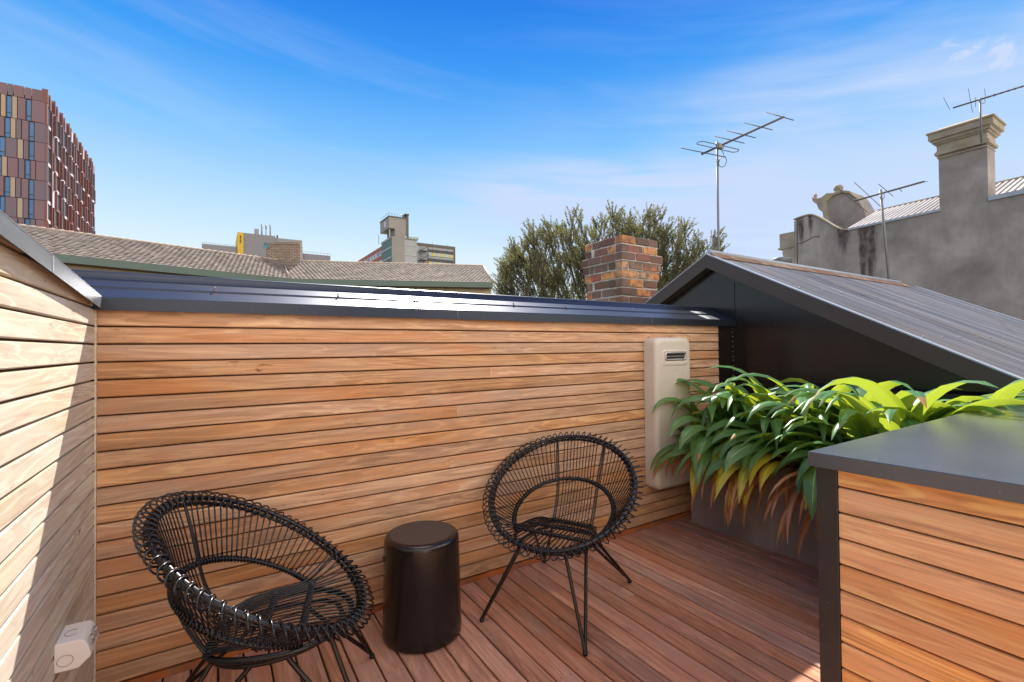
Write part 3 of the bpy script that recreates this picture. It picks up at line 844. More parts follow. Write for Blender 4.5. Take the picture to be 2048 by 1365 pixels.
def brick(b, a, c, R):
    x0, y0, z0 = a; x1, y1, z1 = c; r = lambda: R.uniform(-.0035, .0035)
    ch = .006
    vs = []
    for z, i in ((z0, ch), (z0+ch, 0), (z1-ch, 0), (z1, ch)):
        for x, y in ((x0+i, y0+i), (x1-i, y0+i), (x1-i, y1-i), (x0+i, y1-i)): vs.append((x+r(), y+r(), z+r()*.5))
    fs = [(3, 2, 1, 0), (12, 13, 14, 15)]
    for l in range(3):
        for k in range(4): fs.append((l*4+k, l*4+(k+1) % 4, (l+1)*4+(k+1) % 4, (l+1)*4+k))
    b.add(vs, fs, 0, R.random() if z1 < EYE+1.05 else R.choice([.02, .08, .86, .9, .15, .45, .6]), False)
def brick_mat():
    N = NT('old_brick'); at = N.n('ShaderNodeAttribute', attribute_name='rnd')
    c = N.ramp(at, 'Fac', [(0, (.10, .055, .045)), (.2, (.20, .085, .05)), (.38, (.46, .17, .06)), (.58, (.62, .27, .09)), (.72, (.50, .30, .18)), (.85, (.17, .10, .08)), (1, (.45, .10, .06))])
    mp = N.coord((9, 9, 9), 7); a = N.noise(mp, 1.4, 6, .65); ar = N.ramp(a, 'Fac', [(.40, G3(0)), (.62, G3(.85))])
    v = N.mix((ar, 0), (c, 0), (.115, .09, .07))
    N.base(v); N.set(Roughness=.9); N.bump(a, 'Fac', .6, .01); return N.mat
M['brick'] = brick_mat(); M['mortar'] = paint('lime_mortar', (.46, .43, .40), .9, .25, 14, bump=.5)
brick_chimney()

# ------------------------------------------------------------------ tv antennas
M['alu'] = paint('antenna_aluminium', (.085, .078, .078), .85, .15, 6, spec=.2)
M['galv'] = paint('galvanised_pole', (.15, .155, .165), .5, .15, 3, metallic=.1)
def depth_pt(px, py, dep): return CAMP + ray(px, py)*dep
def antenna_big():
    D = 7.2; top = depth_pt(1434, 292, D); foot = depth_pt(1436, 500, D)
    t = thing('tv_antenna', 'tall tv antenna with six long rods and a loop, rising behind the gable peak', 'antenna', (top.x, top.y, 1.2), 'tv antennas on the roofs')
    zf = EYE+.861-.53*(top.y-2.761)-.02
    b = MB(); b.tube([(top.x, top.y, zf), (top.x, top.y, top.z+.06)], .017, 10); b.build('mast', M['galv'], t)
    b = MB(); b.tube([(top.x-.09, top.y+.02, zf), (top.x-.09, top.y+.02, foot.z+.22)], .015, 8)
    for dz in (.06, .18): b.tube([(top.x-.12, top.y+.02, foot.z+dz), (top.x+.05, top.y, foot.z+dz)], .007, 6)
    b.build('mast_bracket', M['alu'], t)
    # boom in world space: points toward the upper right of the view
    A = depth_pt(1403, 309, D*1.0); B = depth_pt(1568, 234, D*.99); 
    B.z = A.z + (B.z-A.z)
    b = MB(); b.tube([A, B], .016, 8); bo = b.build('boom', M['alu'], t)
    bd = (B-A).normalized()
    # rods: pixel ends of each element read in the photo, set at the boom's depth with their real spread in depth
    els = [(1362, 296.5, 1452, 315, .03), (1430, 273, 1489, 287, .31), (1454, 262, 1511, 276, .45), (1489, 246, 1545, 260.5, .67), (1533, 225, 1587, 241, .955)]
    for (xa, ya, xb, yb, u) in els:
        c = A+(B-A)*u
        hv = (depth_pt(xb, yb, D)-depth_pt(xa, ya, D)); 
        P, Q = depth_pt(xa, ya, D+.22), depth_pt(xb, yb, D-.22)
        b = MB(); b.tube([P, Q], .0068, 6); b.build('rod', M['alu'], t)
    c = A+(B-A)*.20; hv = depth_pt(1482, 302, D)-depth_pt(1403, 284, D); dirv = hv.normalized(); k = hv.length/2; up = (B-A).normalized()*.085
    loop = []
    for s in (-1, 1):
        for a in range(9):
            an = pi/2+pi*a/8; e = Vector((0, 0, 0))
            loop.append(c + dirv*s*(k-.05) + (dirv*s*(-cos(an))*.05) + up*(sin(an))*s*.6)
    b = MB(); b.tube(loop, .0062, 6, True); b.build('folded_dipole', M['alu'], t)
    b = MB(); cc = A+(B-A)*.22; b.box(cc+Vector((-.05, -.03, -.035)), cc+Vector((.06, .03, .03))); b.build('junction_box', M['outlet_line'], t)
    # cable loop
    b = MB(); pts = [cc+Vector((.03, 0, -.03))]
    q = [(1449, 311), (1440, 316), (1436, 326), (1440, 335), (1449, 334), (1454, 322), (1450, 312), (1441, 314), (1436, 330), (1437, 360), (1435, 400), (1437, 440), (1436, 480)]
    pts += [depth_pt(x, y, D-.02) for x, y in q]
    for _ in range(2):
        n = [pts[0]]
        for a_, c_ in zip(pts, pts[1:]): n += [a_*.75+c_*.25, a_*.25+c_*.75]
        pts = n+[pts[-1]]
    b.tube(pts, .005, 5); b.build('cable', M['heater_dark'], t)
antenna_big()
def antenna_small(name, label, D, mast_top, mast_foot, boom_a, boom_b, long_rods, ticks, foot_pt=None, rod_r=.005):
    T = depth_pt(*mast_top, D); Fp = depth_pt(*mast_foot, D) if foot_pt is None else foot_pt
    t = thing('tv_antenna', label, 'antenna', tuple(Fp), 'tv antennas on the roofs')
    b = MB(); b.tube([Fp, T], .024 if D > 10 else .018, 8); b.build('mast', M['galv'], t)
    A = depth_pt(*boom_a, D); B = depth_pt(*boom_b, D); sc = D/8
    b = MB(); b.tube([A, B], .011*sc+.004, 7); b.build('boom', M['alu'], t)
    for (xa, ya, xb, yb) in long_rods:
        b = MB(); P = depth_pt(xa, ya, D); Q = depth_pt(xb, yb, D); m = (P+Q)/2
        v = (Q-P); P2 = P-FW*v.length*.25; Q2 = Q+FW*v.length*.25
        b.tube([P2, Q2], rod_r*sc, 5); b.build('rod', M['alu'], t)
    bd = (B-A).normalized(); sd = bd.cross(Vector((0, 0, 1))).normalized()
    u0, u1, n = ticks
    for i in range(n):
        c = A+(B-A)*(u0+(u1-u0)*i/(n-1)); b = MB(); k = .055*sc
        b.tube([c-sd*k*1.6+Vector((0, 0, k*.45)), c+sd*k*1.6-Vector((0, 0, k*.45))], rod_r*sc, 5)
        b.box(c-Vector((.012*sc,)*3), c+Vector((.012*sc,)*3)); b.build('director', M['alu'], t)
    b = MB(); c = A+(B-A)*.42; off = Vector((0, 0, -.02*sc))
    pts = [c, c+Vector((.02, 0, -.10*sc)), T*.92+Fp*.08+Vector((.03, 0, 0)), T*.5+Fp*.5+Vector((-.05*sc, 0, 0)), T*.25+Fp*.75+Vector((-.03*sc, 0, 0)), Fp+(T-Fp)*.02]
    for _ in range(2):
        n2 = [pts[0]]
        for a_, c_ in zip(pts, pts[1:]): n2 += [a_*.75+c_*.25, a_*.25+c_*.75]
        pts = n2+[pts[-1]]
    b.tube(pts, .004*sc, 5); b.build('cable', M['heater_dark'], t)
F2 = depth_pt(1779, 575, 7.3)
antenna_small('tv_antenna', 'leaning tv antenna with a toothed boom in front of the grey rendered wall', 7.3, (1761, 380), (1779, 575), (1711, 402), (1846, 364),
              [(1652, 382, 1756, 418), (1690, 374, 1787, 411), (1747, 373, 1797, 389), (1795, 378, 1807, 383)], (.50, 1.0, 12))
antenna_small('tv_antenna', 'tv antenna fixed to the tall rendered chimney at the top right', 13.4, (1960, 197), (1963, 286), (1907, 216), (2056, 170),
              [(1880, 200, 1907, 216), (1925, 184, 1957, 220), (1947, 197, 1955, 212), (1965, 180, 1975, 194), (1985, 189, 1990, 194)], (.38, 1.0, 8), rod_r=.0035)

# ------------------------------------------------------------------ tree behind the chimney
def tree():
    D = 15.0; R = random.Random(21)
    t = thing('tree', 'bushy olive-green tree with feathery upright shoots behind the brick chimney', 'tree', tuple(depth_pt(1215, 690, D+.5)*1.0))
    c0 = depth_pt(1215, 690, D+.5); c0.z = -5.0; t.location = c0
    tr = MB(); lf = MB()
    rx = RT0; ry = Vector((FW.x, FW.y, 0)).normalized()
    def W(a, d, z): return Vector((c0.x, c0.y, 0)) + rx*a + ry*d + Vector((0, 0, z))
    # crown outline height (relative to eye) by lateral px
    prof = [(985, 560), (1000, 535), (1025, 470), (1045, 485), (1060, 448), (1085, 436), (1110, 442), (1130, 432), (1160, 425), (1185, 440), (1215, 420), (1245, 412), (1270, 428), (1305, 418), (1330, 440), (1360, 440), (1385, 470), (1400, 500), (1412, 505), (1420, 468), (1432, 470), (1440, 505), (1447, 560)]
    def htop(px):
        for (a, ya), (c, yc) in zip(prof, prof[1:]):
            if a <= px <= c: return ya+(yc-ya)*(px-a)/(c-a)
        return 600
    base = W(0, 0, -5)
    forks = []
    for i in range(13):
        px = 1010+ (1430-1010)*i/12+R.uniform(-12, 12)
        lat = (px-1215)/FPX*D; hz = (690-htop(px))/FPX*D+EYE
        forks.append((lat, R.uniform(-1.2, 1.2), hz))
    tr.tube([base, W(.1, 0, -2.8), W(.05, .1, -1.2), W(.1, 0, -.3)], [.26, .22, .19, .15], 10)
    def sprig(p, d, L):
        nl = int(L/.013)
        d = d.normalized()
        tip = p+d*L
        tr.tube([p, tip], [.006, .002], 4, caps=False)
        for i in range(nl):
            u = R.random()**.8; q = p+d*(L*u)
            a = R.uniform(0, 2*pi); side = (d.orthogonal()); side = (Matrix.Rotation(a, 3, d) @ side).normalized()
            ld = (d*R.uniform(.5, 1.2)+side*R.uniform(.5, 1.0)).normalized()
            l = R.uniform(.038, .075); w = R.uniform(.008, .014)
            s = ld.cross(Vector((R.uniform(-1, 1), R.uniform(-1, 1), R.uniform(-1, 1)))).normalized()*w
            lf.add([q, q+ld*l*.5+s, q+ld*l, q+ld*l*.5-s], [(0, 1, 2, 3)], 0, R.random())
    for (lat, dep, hz) in forks:
        st = W(.1, 0, -.3+R.uniform(-.8, .4)); en = W(lat*.92, dep, hz-.75)
        mid = st.lerp(en, .5)+Vector((R.uniform(-.2, .2), R.uniform(-.2, .2), -.15))
        tr.tube([st, st.lerp(mid, .6), mid, mid.lerp(en, .6), en], [.085, .07, .055, .035, .018], 6)
    # boughs filling the volume
    nb = 1650
    for i in range(nb):
        px = R.uniform(992, 1442); ht = (690-htop(px))/FPX*D+EYE
        if 1398 < px < 1414: continue
        u = R.random()**.75
        zlo = EYE-.1; z = zlo+(ht-zlo-.30)*u
        lat = (px-1215)/FPX*D; dep = R.uniform(-1.5, 1.5)*sqrt(max(.05, 1-(lat/3.9)**2))
        p = W(lat, dep, z)
        out = Vector((rx*(lat*.14)+ry*dep*.15)) + Vector((R.uniform(-.35, .35), R.uniform(-.35, .35), 1.0))
        # bough of several shoots
        n = R.randint(4, 7); Lb = R.uniform(.30, .55)
        if mnoise.noise(Vector((lat*1.3, dep, z*1.3))) < -.34: continue
        for k in range(n):
            d = (out.normalized()+Vector((R.uniform(-.55, .55), R.uniform(-.55, .55), R.uniform(-.3, .3)))).normalized()
            sprig(p+d*.04+Vector((R.uniform(-.08, .08),)*3), d, Lb*R.uniform(.6, 1.15))
        if R.random() < .5:
            q = p-out.normalized()*R.uniform(.4, .8); tr.tube([q, q.lerp(p, .5)+Vector((.03, 0, 0)), p+out.normalized()*.2], [.016, .011, .005], 4, caps=False)
    tr.build('trunk', M['tree_bark'], t); lf.build('crown', M['tree_leaf'], t)
tree()

# ------------------------------------------------------------------ rendered terrace house on the right
def render_mat(name, stains=None):
    N = NT(name); mp = N.coord((.5, .5, .5)); a = N.noise(mp, 1.2, 8, .65, .3)
    c = N.ramp(a, 'Fac', [(.28, (.15, .13, .115)), (.5, (.26, .232, .21)), (.70, (.40, .36, .325))])
    mp2 = N.coord((2.5, 2.5, .35)); s = N.noise(mp2, 1, 5, .6); sr = N.ramp(s, 'Fac', [(.5, G3(0)), (.75, G3(.5))])
    v = N.mix((sr, 0), (c, 0), (.21, .175, .155))
    if stains:
        tc = N.n('ShaderNodeTexCoord'); sp = N.n('ShaderNodeSeparateXYZ'); N.l(tc, 'Object', sp, 0)
        def mr(src, so, f0, f1, t0=0., t1=1.):
            q = N.n('ShaderNodeMapRange', interpolation_type='SMOOTHSTEP'); N.l(src, so, q, 'Value')
            for nm, vv in (('From Min', f0), ('From Max', f1), ('To Min', t0), ('To Max', t1)): q.inputs[nm].default_value = vv
            return q
        mpn = N.coord((1, 7, .8)); wn = N.noise(mpn, 1.5, 5, .65)
        mpf = N.coord((1, 3, 2.2)); wf = N.noise(mpf, 1.5, 6, .7); wfr = mr(wf, 'Fac', .25, .62, .25, 1)
        for (y0, w0, zt0, zb0) in stains:
            dy = N.n('ShaderNodeMath', operation='SUBTRACT'); N.l(sp, 'Y', dy, 0); dy.inputs[1].default_value = y0
            nn = N.n('ShaderNodeMath', operation='MULTIPLY_ADD'); N.l(wn, 'Fac', nn, 0); nn.inputs[1].default_value = w0*1.6; nn.inputs[2].default_value = -w0*.8
            ad = N.n('ShaderNodeMath', operation='ADD'); N.l(dy, 0, ad, 0); N.l(nn, 0, ad, 1)
            ab = N.n('ShaderNodeMath', operation='ABSOLUTE'); N.l(ad, 0, ab, 0)
            wz = mr(sp, 'Z', zb0, zt0, .35, 1.0); dv = N.n('ShaderNodeMath', operation='DIVIDE'); N.l(ab, 0, dv, 0); N.l(wz, 0, dv, 1)
            my = mr(dv, 0, w0*1.25, w0*.35); mz = mr(sp, 'Z', zb0-.1, zb0+.7)
            f1 = N.n('ShaderNodeMath', operation='MULTIPLY'); N.l(my, 0, f1, 0); N.l(mz, 0, f1, 1)
            f2 = N.n('ShaderNodeMath', operation='MULTIPLY'); N.l(f1, 0, f2, 0); N.l(wfr, 0, f2, 1)
            v = N.mix((f2, 0), v, (.060, .038, .036))
    N.base(v); N.set(Roughness=.92); N.bump(a, 'Fac', .5, .05)
    return N.mat
M['render'] = render_mat('aged_cement_render')
def _sy(px): return on_x(px, 500, 20).y-4
def _sz(px, py): return on_x(px, py, 20).z+5
M['render_stained'] = render_mat('stained_cement_render', [(_sy(1686), .30, _sz(1686, 458), _sz(1686, 520)), (_sy(1726), .16, _sz(1726, 455), _sz(1726, 590)), (_sy(1742), .24, _sz(1742, 452), _sz(1742, 590)),
    (_sy(1603), .16, _sz(1600, 436), _sz(1600, 500)), (_sy(1622), .12, _sz(1622, 436), _sz(1622, 480))])
M['render_cap'] = paint('lichen_moulding', (.30, .255, .195), .9, .3, 1.5, dirt=(.33, .26, .10), bump=.5, bsc=6)
M['stain'] = paint('damp_stain', (.10, .068, .060), .9, .3, 2)
M['stain_soft'] = paint('damp_stain_edge', (.20, .16, .14), .9, .3, 2)
M['roof_rib_shade'] = paint('shaded_roof_rib', (.13, .12, .12), .8, .2, .8)  # shade between the roof ribs, put into the colour
M['roof_metal'] = paint('galvanised_roof', (.66, .63, .58), .5, .12, .8)
def scroll_profile(y_front, y_back, z_low, z_high):
    """S-curve parapet: high at y_front (street), sweeping down to z_low at y_back"""
    pts = []
    n = 18
    for i in range(n+1):
        u = i/n; s = (cos(pi*min(1, max(0, (u-.30)/.70)))+1)/2
        bump = .06*sin(pi*min(1, u/.5))*(1 if u < .5 else 0)
        pts.append((y_front+(y_back-y_front)*u, z_low+(z_high-z_low)*s+bump))
    return pts
def terrace_house():
    t = thing('rendered_terrace_house', 'tall grey rendered side wall with a scrolled parapet and corrugated roof at the right', 'house', (20, 4, -5))
    X = 20; zt = lambda y: EYE+4.244+(7.912-y)*.0235
    wall = [(9.98, -5), (9.98, EYE+5.02)] + scroll_profile(9.90, 8.05, EYE+4.26, EYE+5.08) + [(7.9, zt(7.9)), (-6, zt(-6)), (-6, -5)]
    b = MB(); b.prism(wall, X, X+.35, 'x'); b.build('side_wall', M['render_stained'], t)
    b = MB()
    sp = scroll_profile(9.99, 8.05, EYE+4.27, EYE+5.09)
    for a, c in zip(sp, sp[1:]):
        b.prism([(a[0], a[1]), (c[0], c[1]), (c[0], c[1]+.05), (a[0], a[1]+.05)], X-.03, X+.38, 'x')
    b.build('scroll_coping', M['render_cap'], t)
    b = MB(); b.box((X-.05, -6, EYE+4.20), (X+.02, 7.99, EYE+4.21))
    b = MB(); b.prism([(8.05, zt(8.05)+.002), (8.05, zt(8.05)+.075), (5.40, zt(5.4)+.075), (5.40, zt(5.4)+.002)], X-.06, X+.1, 'x')
    b.prism([(4.28, zt(4.28)+.06), (4.28, zt(4.28)+.135), (-6, zt(-6)+.20), (-6, zt(-6)+.002), (4.28, zt(4.28)+.002)], X-.06, X+.1, 'x'); b.build('flashing', M['trim'], t)
    # facade end: cornice blocks and brackets
    b = MB(); b.box((X-.04, 9.985, EYE+4.02), (X+6, 10.55, EYE+4.62)); b.box((X-.06, 9.985, EYE+3.98), (X+6, 10.62, EYE+4.04)); b.build('facade_cornice', M['render_cap'], t)
    b = MB(); pr = [(9.985, EYE+3.97), (10.42, EYE+3.97), (10.46, EYE+3.8), (10.40, EYE+3.62), (10.24, EYE+3.5), (10.2, EYE+3.38), (10.28, EYE+3.28), (10.18, EYE+3.1), (10.05, EYE+2.9), (9.985, EYE+2.7)]
    b.prism(pr, X-.03, X+.3, 'x'); b.build('bracket', M['render_cap'], t)
    b = MB(); b.prism(pr, X+1.5, X+1.9, 'x'); b.build('bracket', M['render_cap'], t)
    # central pediment of the facade rising behind the parapet
    xp = 25.5
    def P(px, py): return on_x(px, py, xp)
    q = [P(1731, 428), P(1724, 414), P(1714, 397), P(1700, 385), P(1685, 384), P(1668, 390), P(1655, 401), P(1655.5, 430), P(1660, 470), P(1731, 470)]
    b = MB(); b.prism([(v.y, v.z) for v in q], xp, xp+1.4, 'x'); b.build('pediment', M['render'], t)
    q2 = [P(1712, 395), P(1700, 383), P(1685, 381.5), P(1670, 387), P(1655, 388), P(1645, 396), P(1634, 399), P(1626, 395.5), P(1628, 404), P(1636, 410), P(1640, 420), P(1647, 425), P(1650, 440), P(1648, 452), P(1661, 456), P(1656, 430), P(1655, 404), P(1667, 392.5), P(1685, 386), P(1700, 387)]
    b = MB(); b.prism([(v.y, v.z) for v in q2], xp-.12, xp+1.5, 'x'); b.build('pediment_cornice', M['render_cap'], t)
    s = P(1627, 398); b = MB(); b.lathe([(.05, 0), (.11, .10), (.05, .2), (.10, .3), (.03, .42)], (xp+.2, s.y, s.z-.12), 12); b.build('urn', M['render_cap'], t)
    s = P(1667, 379); b = MB(); b.lathe([(.30, -.12), (.26, -.04), (.14, 0), (.20, .07), (.22, .16), (.16, .27), (.04, .33)], (xp+.5, s.y, s.z-.02), 16); b.build('ball_finial', M['render_cap'], t)
    # corrugated roof
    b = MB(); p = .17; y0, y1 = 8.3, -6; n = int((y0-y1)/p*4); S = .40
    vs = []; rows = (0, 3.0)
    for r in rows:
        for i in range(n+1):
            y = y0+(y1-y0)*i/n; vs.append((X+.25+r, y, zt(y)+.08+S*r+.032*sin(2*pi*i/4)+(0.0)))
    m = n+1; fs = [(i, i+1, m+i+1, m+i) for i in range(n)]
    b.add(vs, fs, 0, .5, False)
    for q in range(len(fs)): b.m[q] = 1 if q % 4 == 2 else 0  # dark facet in each rib paints the shadowed trough
    b.build('roof_sheet', [M['roof_metal'], M['roof_rib_shade']], t)
    b = MB(); b.prism([(y0, zt(y0)+1.33), (y0, zt(y0)+1.25), (y1, zt(y1)+1.25), (y1, zt(y1)+1.33)], X+3.22, X+3.4, 'x'); b.build('ridge_cap', M['render_cap'], t)
    b = MB(); b.box((X+.36, -6, -5), (X+6, 9.98, EYE+3.9)); b.build('house_body', M['render'], t)
    b = MB()
    crack = [(1640, 473), (1628, 474), (1617, 480), (1605, 486), (1593, 488)]
    b.tube([on_x(px, py, X-.003) for px, py in crack], .018, 4); b.tube([on_x(1595, y, X-.003) for y in (436, 470, 500, 545)], .022, 4); b.build('crack', M['stain'], t)
    # chimney of the house
    y0, y1 = 5.43, 4.285; x1 = 20.79
    b = MB(); b.box((X-.003, y1, EYE+3.6), (x1, y0, EYE+6.15)); ck = b.build('chimney', M['render'], t)
    b = MB(); z = EYE+6.02
    for dz, h, e in ((0, .03, .02), (.10, .09, .07), (.19, .05, .035), (.24, .20, .02), (.44, .06, .07), (.50, .10, .12), (.60, .20, .19), (.80, .05, .23)):
        b.box((X-.05-e, y1-e, z+dz), (x1+e, y0+e, z+dz+h-.002))
    e = .21
    zt1, zt2 = z+.85, z+1.0
    vs = [(X-.05-e, y1-e, zt1), (x1+e, y1-e, zt1), (x1+e, y0+e, zt1), (X-.05-e, y0+e, zt1), (X+.05, y1+.05, zt2), (x1-.05, y1+.05, zt2), (x1-.05, y0-.05, zt2), (X+.05, y0-.05, zt2)]
    b.add(vs, [(4, 5, 6, 7), (0, 1, 5, 4), (1, 2, 6, 5), (2, 3, 7, 6), (3, 0, 4, 7)])
    b.build('chimney_crown', M['render_cap'], ck)
terrace_house()
def vent_box():
    p = on_x(1564, 521, 17); t = thing('roof_vent', 'small grey metal roof cowl beside the scrolled parapet end', 'vent', (p.x, p.y, p.z-.6))
    b = MB(); b.lathe([(.26, -3.0), (.26, .02)], p, 24, smooth=True); b.build('duct', M['galv'], t)
    b = MB(); b.lathe([(.30, -.18), (.31, .0), (.30, .07), (.15, .10), (.01, .11)], p, 24); b.build('cowl', M['galv'], t)
vent_box()

# ------------------------------------------------------------------ tiled house across the way
def tiled_house():
    ze, zr = EYE+5.0, EYE+7.1
    a0, a1, a2 = on_z(-260, 488, ze), on_z(579, 559.5, ze), on_z(985, 567, ze)
    dL = (on_z(85, 508, ze)-a1); dL.z = 0; a0 = a1+dL.normalized()*16
    t = thing('tiled_roof_house', 'long building with a brown tiled roof and green gutter beyond the timber wall', 'house', (a1.x, a1.y, -4))
    def inward(p, q):
        d = (q-p); d.z = 0; d.normalize(); n = Vector((-d.y, d.x, 0))
        return n if n.dot(Vector((a1.x, a1.y, 0)).normalized()) > 0 else -n
    run = 4.65
    n1, n2 = inward(a0, a1), inward(a1, a2)
    d1 = (a1-a0).normalized(); d2 = (a2-a1).normalized()
    bis = (n1+n2).normalized(); v = bis*(run/bis.dot(n1))
    rj = Vector((a1.x+v.x, a1.y+v.y, zr))
    r0 = Vector((a0.x+n1.x*run, a0.y+n1.y*run, zr)); r2 = Vector((a2.x+n2.x*run, a2.y+n2.y*run, zr))
    tiles = MB(); pit = MB()
    def slope(e0, e1, q0, q1, nn, clip0, clip1):
        """rows of interlocking tiles between eave e0-e1 and ridge q0-q1"""
        d = (e1-e0); d.z = 0; Lh = d.length; d.normalize()
        rows = 15; cw = .30
        up = Vector((nn.x*run, nn.y*run, zr-ze)); 
        for r in range(rows):
            s0, s1 = r/rows, (r+1)/rows+.012
            lo0 = clip0(s0); hi0 = Lh+clip1(s0)
            c0 = math.floor(lo0/cw); c1 = math.ceil(hi0/cw)
            for c in range(c0, c1):
                x0 = c*cw+(cw/2 if r % 2 else 0); x1 = x0+cw
                x0c, x1c = max(x0, lo0), min(x1, hi0)
                if x1c-x0c < .05: continue
                vs = []
                for s, h in ((s0, .085), (s1, .012)):
                    for k in range(5):
                        u = k/4; x = x0c+(x1c-x0c)*u; hh = h+.030*sin(pi*u)
                        vs.append(e0+d*x+up*s+Vector((0, 0, hh)))
                for k in range(5):
                    u = k/4; vs.append(e0+d*(x0c+(x1c-x0c)*u)+up*s0+Vector((0, 0, .0)))
                fs = [(k, k+1, 6+k, 5+k) for k in range(4)]+[(10+k, 11+k, k+1, k) for k in range(4)]
                tiles.add(vs, fs, 0)
        # sheet below
        pit.add([e0+d*clip0(0), e0+d*(Lh+clip1(0)), q1-Vector((0, 0, .02)), q0-Vector((0, 0, .02))], [(0, 1, 2, 3)])
    shift1 = (rj-a1).dot(d1); shift2 = (rj-a1).dot(d2)
    slope(a0, a1, r0, rj, n1, lambda s: 0, lambda s: shift1*s)
    slope(a1, a2, rj, r2, n2, lambda s: shift2*s, lambda s: -.0*s)
    tiles.build('roof_tiles', M['tile'], t); pit.build('roof_deck', M['wood_dark'], t)
    # ridge tiles, valley
    b = MB()
    def ridge(p, q, rr=.10):
        n = max(2, int((q-p).length/.40))
        for i in range(n):
            s, e = p.lerp(q, i/n), p.lerp(q, (i+1)/n+.004)
            b.tube([s+Vector((0, 0, .03)), e+Vector((0, 0, .05))], [rr*.95, rr*1.08], 8)
    ridge(r0, rj); ridge(rj, r2); b.build('ridge_tiles', M['tile_pale'], t)
    b = MB(); b.tube([a1+Vector((0, 0, .09)), rj.lerp(a1, .35)+Vector((0, 0, .10))], .07, 6); b.build('valley', M['tile_pale'], t)
    b = MB(); b.tube([a2+Vector((0, 0, .06)), r2+Vector((0, 0, .06))], .09, 6); b.build('verge_tiles', M['tile_pale'], t)
    # gutter + fascia, soffit, walls
    for (p, q, nn) in ((a0, a1, n1), (a1, a2, n2)):
        d = (q-p).normalized()
        g = MB(); o = -nn*.12
        A = [p+o+Vector((0, 0, .05)), q+o+Vector((0, 0, .05)), q+o+Vector((0, 0, -.35)), p+o+Vector((0, 0, -.35)), p+nn*.08+Vector((0, 0, .02)), q+nn*.08+Vector((0, 0, .02)), q+nn*.08+Vector((0, 0, -.36)), p+nn*.08+Vector((0, 0, -.36))]
        g.add(A, [(0, 1, 2, 3), (4, 7, 6, 5), (0, 4, 5, 1), (3, 2, 6, 7), (0, 3, 7, 4), (1, 5, 6, 2)]); g.build('gutter', M['gutter'], t)
        s = MB(); A = [p+Vector((0, 0, -.34)), q+Vector((0, 0, -.34)), q+nn*.62+Vector((0, 0, -.34)), p+nn*.62+Vector((0, 0, -.34))]
        B = [v_+Vector((0, 0, -.04)) for v_ in A]; s.add(A+B, [(0, 1, 2, 3), (7, 6, 5, 4), (0, 4, 5, 1), (1, 5, 6, 2), (2, 6, 7, 3), (3, 7, 4, 0)]); s.build('soffit', M['wood_dark'], t)
        w = MB(); i0, i1 = p+nn*.55, q+nn*.55
        A = [i0+Vector((0, 0, -.35)), i1+Vector((0, 0, -.35)), i1+nn*7.5+Vector((0, 0, -.35)), i0+nn*7.5+Vector((0, 0, -.35))]; B = [Vector((v_.x, v_.y, -5)) for v_ in A]
        w.add(A+B, [(0, 1, 2, 3), (7, 6, 5, 4), (0, 4, 5, 1), (1, 5, 6, 2), (2, 6, 7, 3), (3, 7, 4, 0)]); w.build('wall', M['cream_brick'], t)
        # back slope
        bk = MB(); rr = [(p+nn*run), (q+nn*run)]; 
    bk = MB()
    for (p, q, nn) in ((r0, rj, n1), (rj, r2, n2)):
        A = [p, q, q+nn*run-Vector((0, 0, 2.1)), p+nn*run-Vector((0, 0, 2.1))]; bk.add(A, [(3, 2, 1, 0)])
    bk.build('back_slope', M['tile'], t)
    # brick chimney near the ridge junction
    cB = on_z(567, 527, zr-.2); wv = d2; 
    c = rj - d2*1.0 - n2*.2
    D = (c-CAMP).dot(FW)
    L0, R0 = depth_pt(532, 520, D), depth_pt(600, 524, D)
    ztop = depth_pt(566, 490, D).z; wd = (R0-L0); wd.z = 0
    b = MB(); dn = n2*.9
    base = [L0, R0, R0+dn, L0+dn]
    zb = zr-1.6
    b.add([Vector((v_.x, v_.y, zb)) for v_ in base]+[Vector((v_.x, v_.y, ztop-.0)) for v_ in base], [(0, 1, 5, 4), (1, 2, 6, 5), (2, 3, 7, 6), (3, 0, 4, 7), (4, 5, 6, 7)]); ch = b.build('chimney', M['tan_brick'], t)
    b = MB(); u = wd.normalized()
    n_ = 17
    for i in range(n_):
        q = L0+wd*((i+.1)/n_); q2 = L0+wd*((i+.85)/n_)
        A = [q-n2*.05, q2-n2*.05, q2+dn, q+dn]
        b.add([Vector((v_.x, v_.y, ztop+.002)) for v_ in A]+[Vector((v_.x, v_.y, ztop+.20)) for v_ in A], [(0, 1, 5, 4), (1, 2, 6, 5), (2, 3, 7, 6), (3, 0, 4, 7), (4, 5, 6, 7)])
    b.build('chimney_course', M['tan_brick'], ch)
    return L0, ztop, D
def tile_mat():
    N = NT('concrete_tile'); at = N.n('ShaderNodeAttribute', attribute_name='rnd')
    c = N.ramp(at, 'Fac', [(0, (.105, .082, .068)), (.5, (.17, .14, .118)), (1, (.24, .20, .17))])
    mp = N.coord((.6, .6, .6)); a = N.noise(mp, 1, 5, .6); ar = N.ramp(a, 'Fac', [(.4, G3(0)), (.7, G3(.5))])
    N.base(N.mix((ar, 0), (c, 0), (.13, .12, .11))); N.set(Roughness=.85); return N.mat
M['tile'] = tile_mat(); M['tile_pale'] = paint('pale_ridge_tile', (.36, .28, .21), .85, .2, 2)
M['gutter'] = paint('green_gutter', (.095, .135, .11), .5, .08, .5)
M['cream_brick'] = paint('cream_brick', (.46, .36, .22), .9, .12, 2)
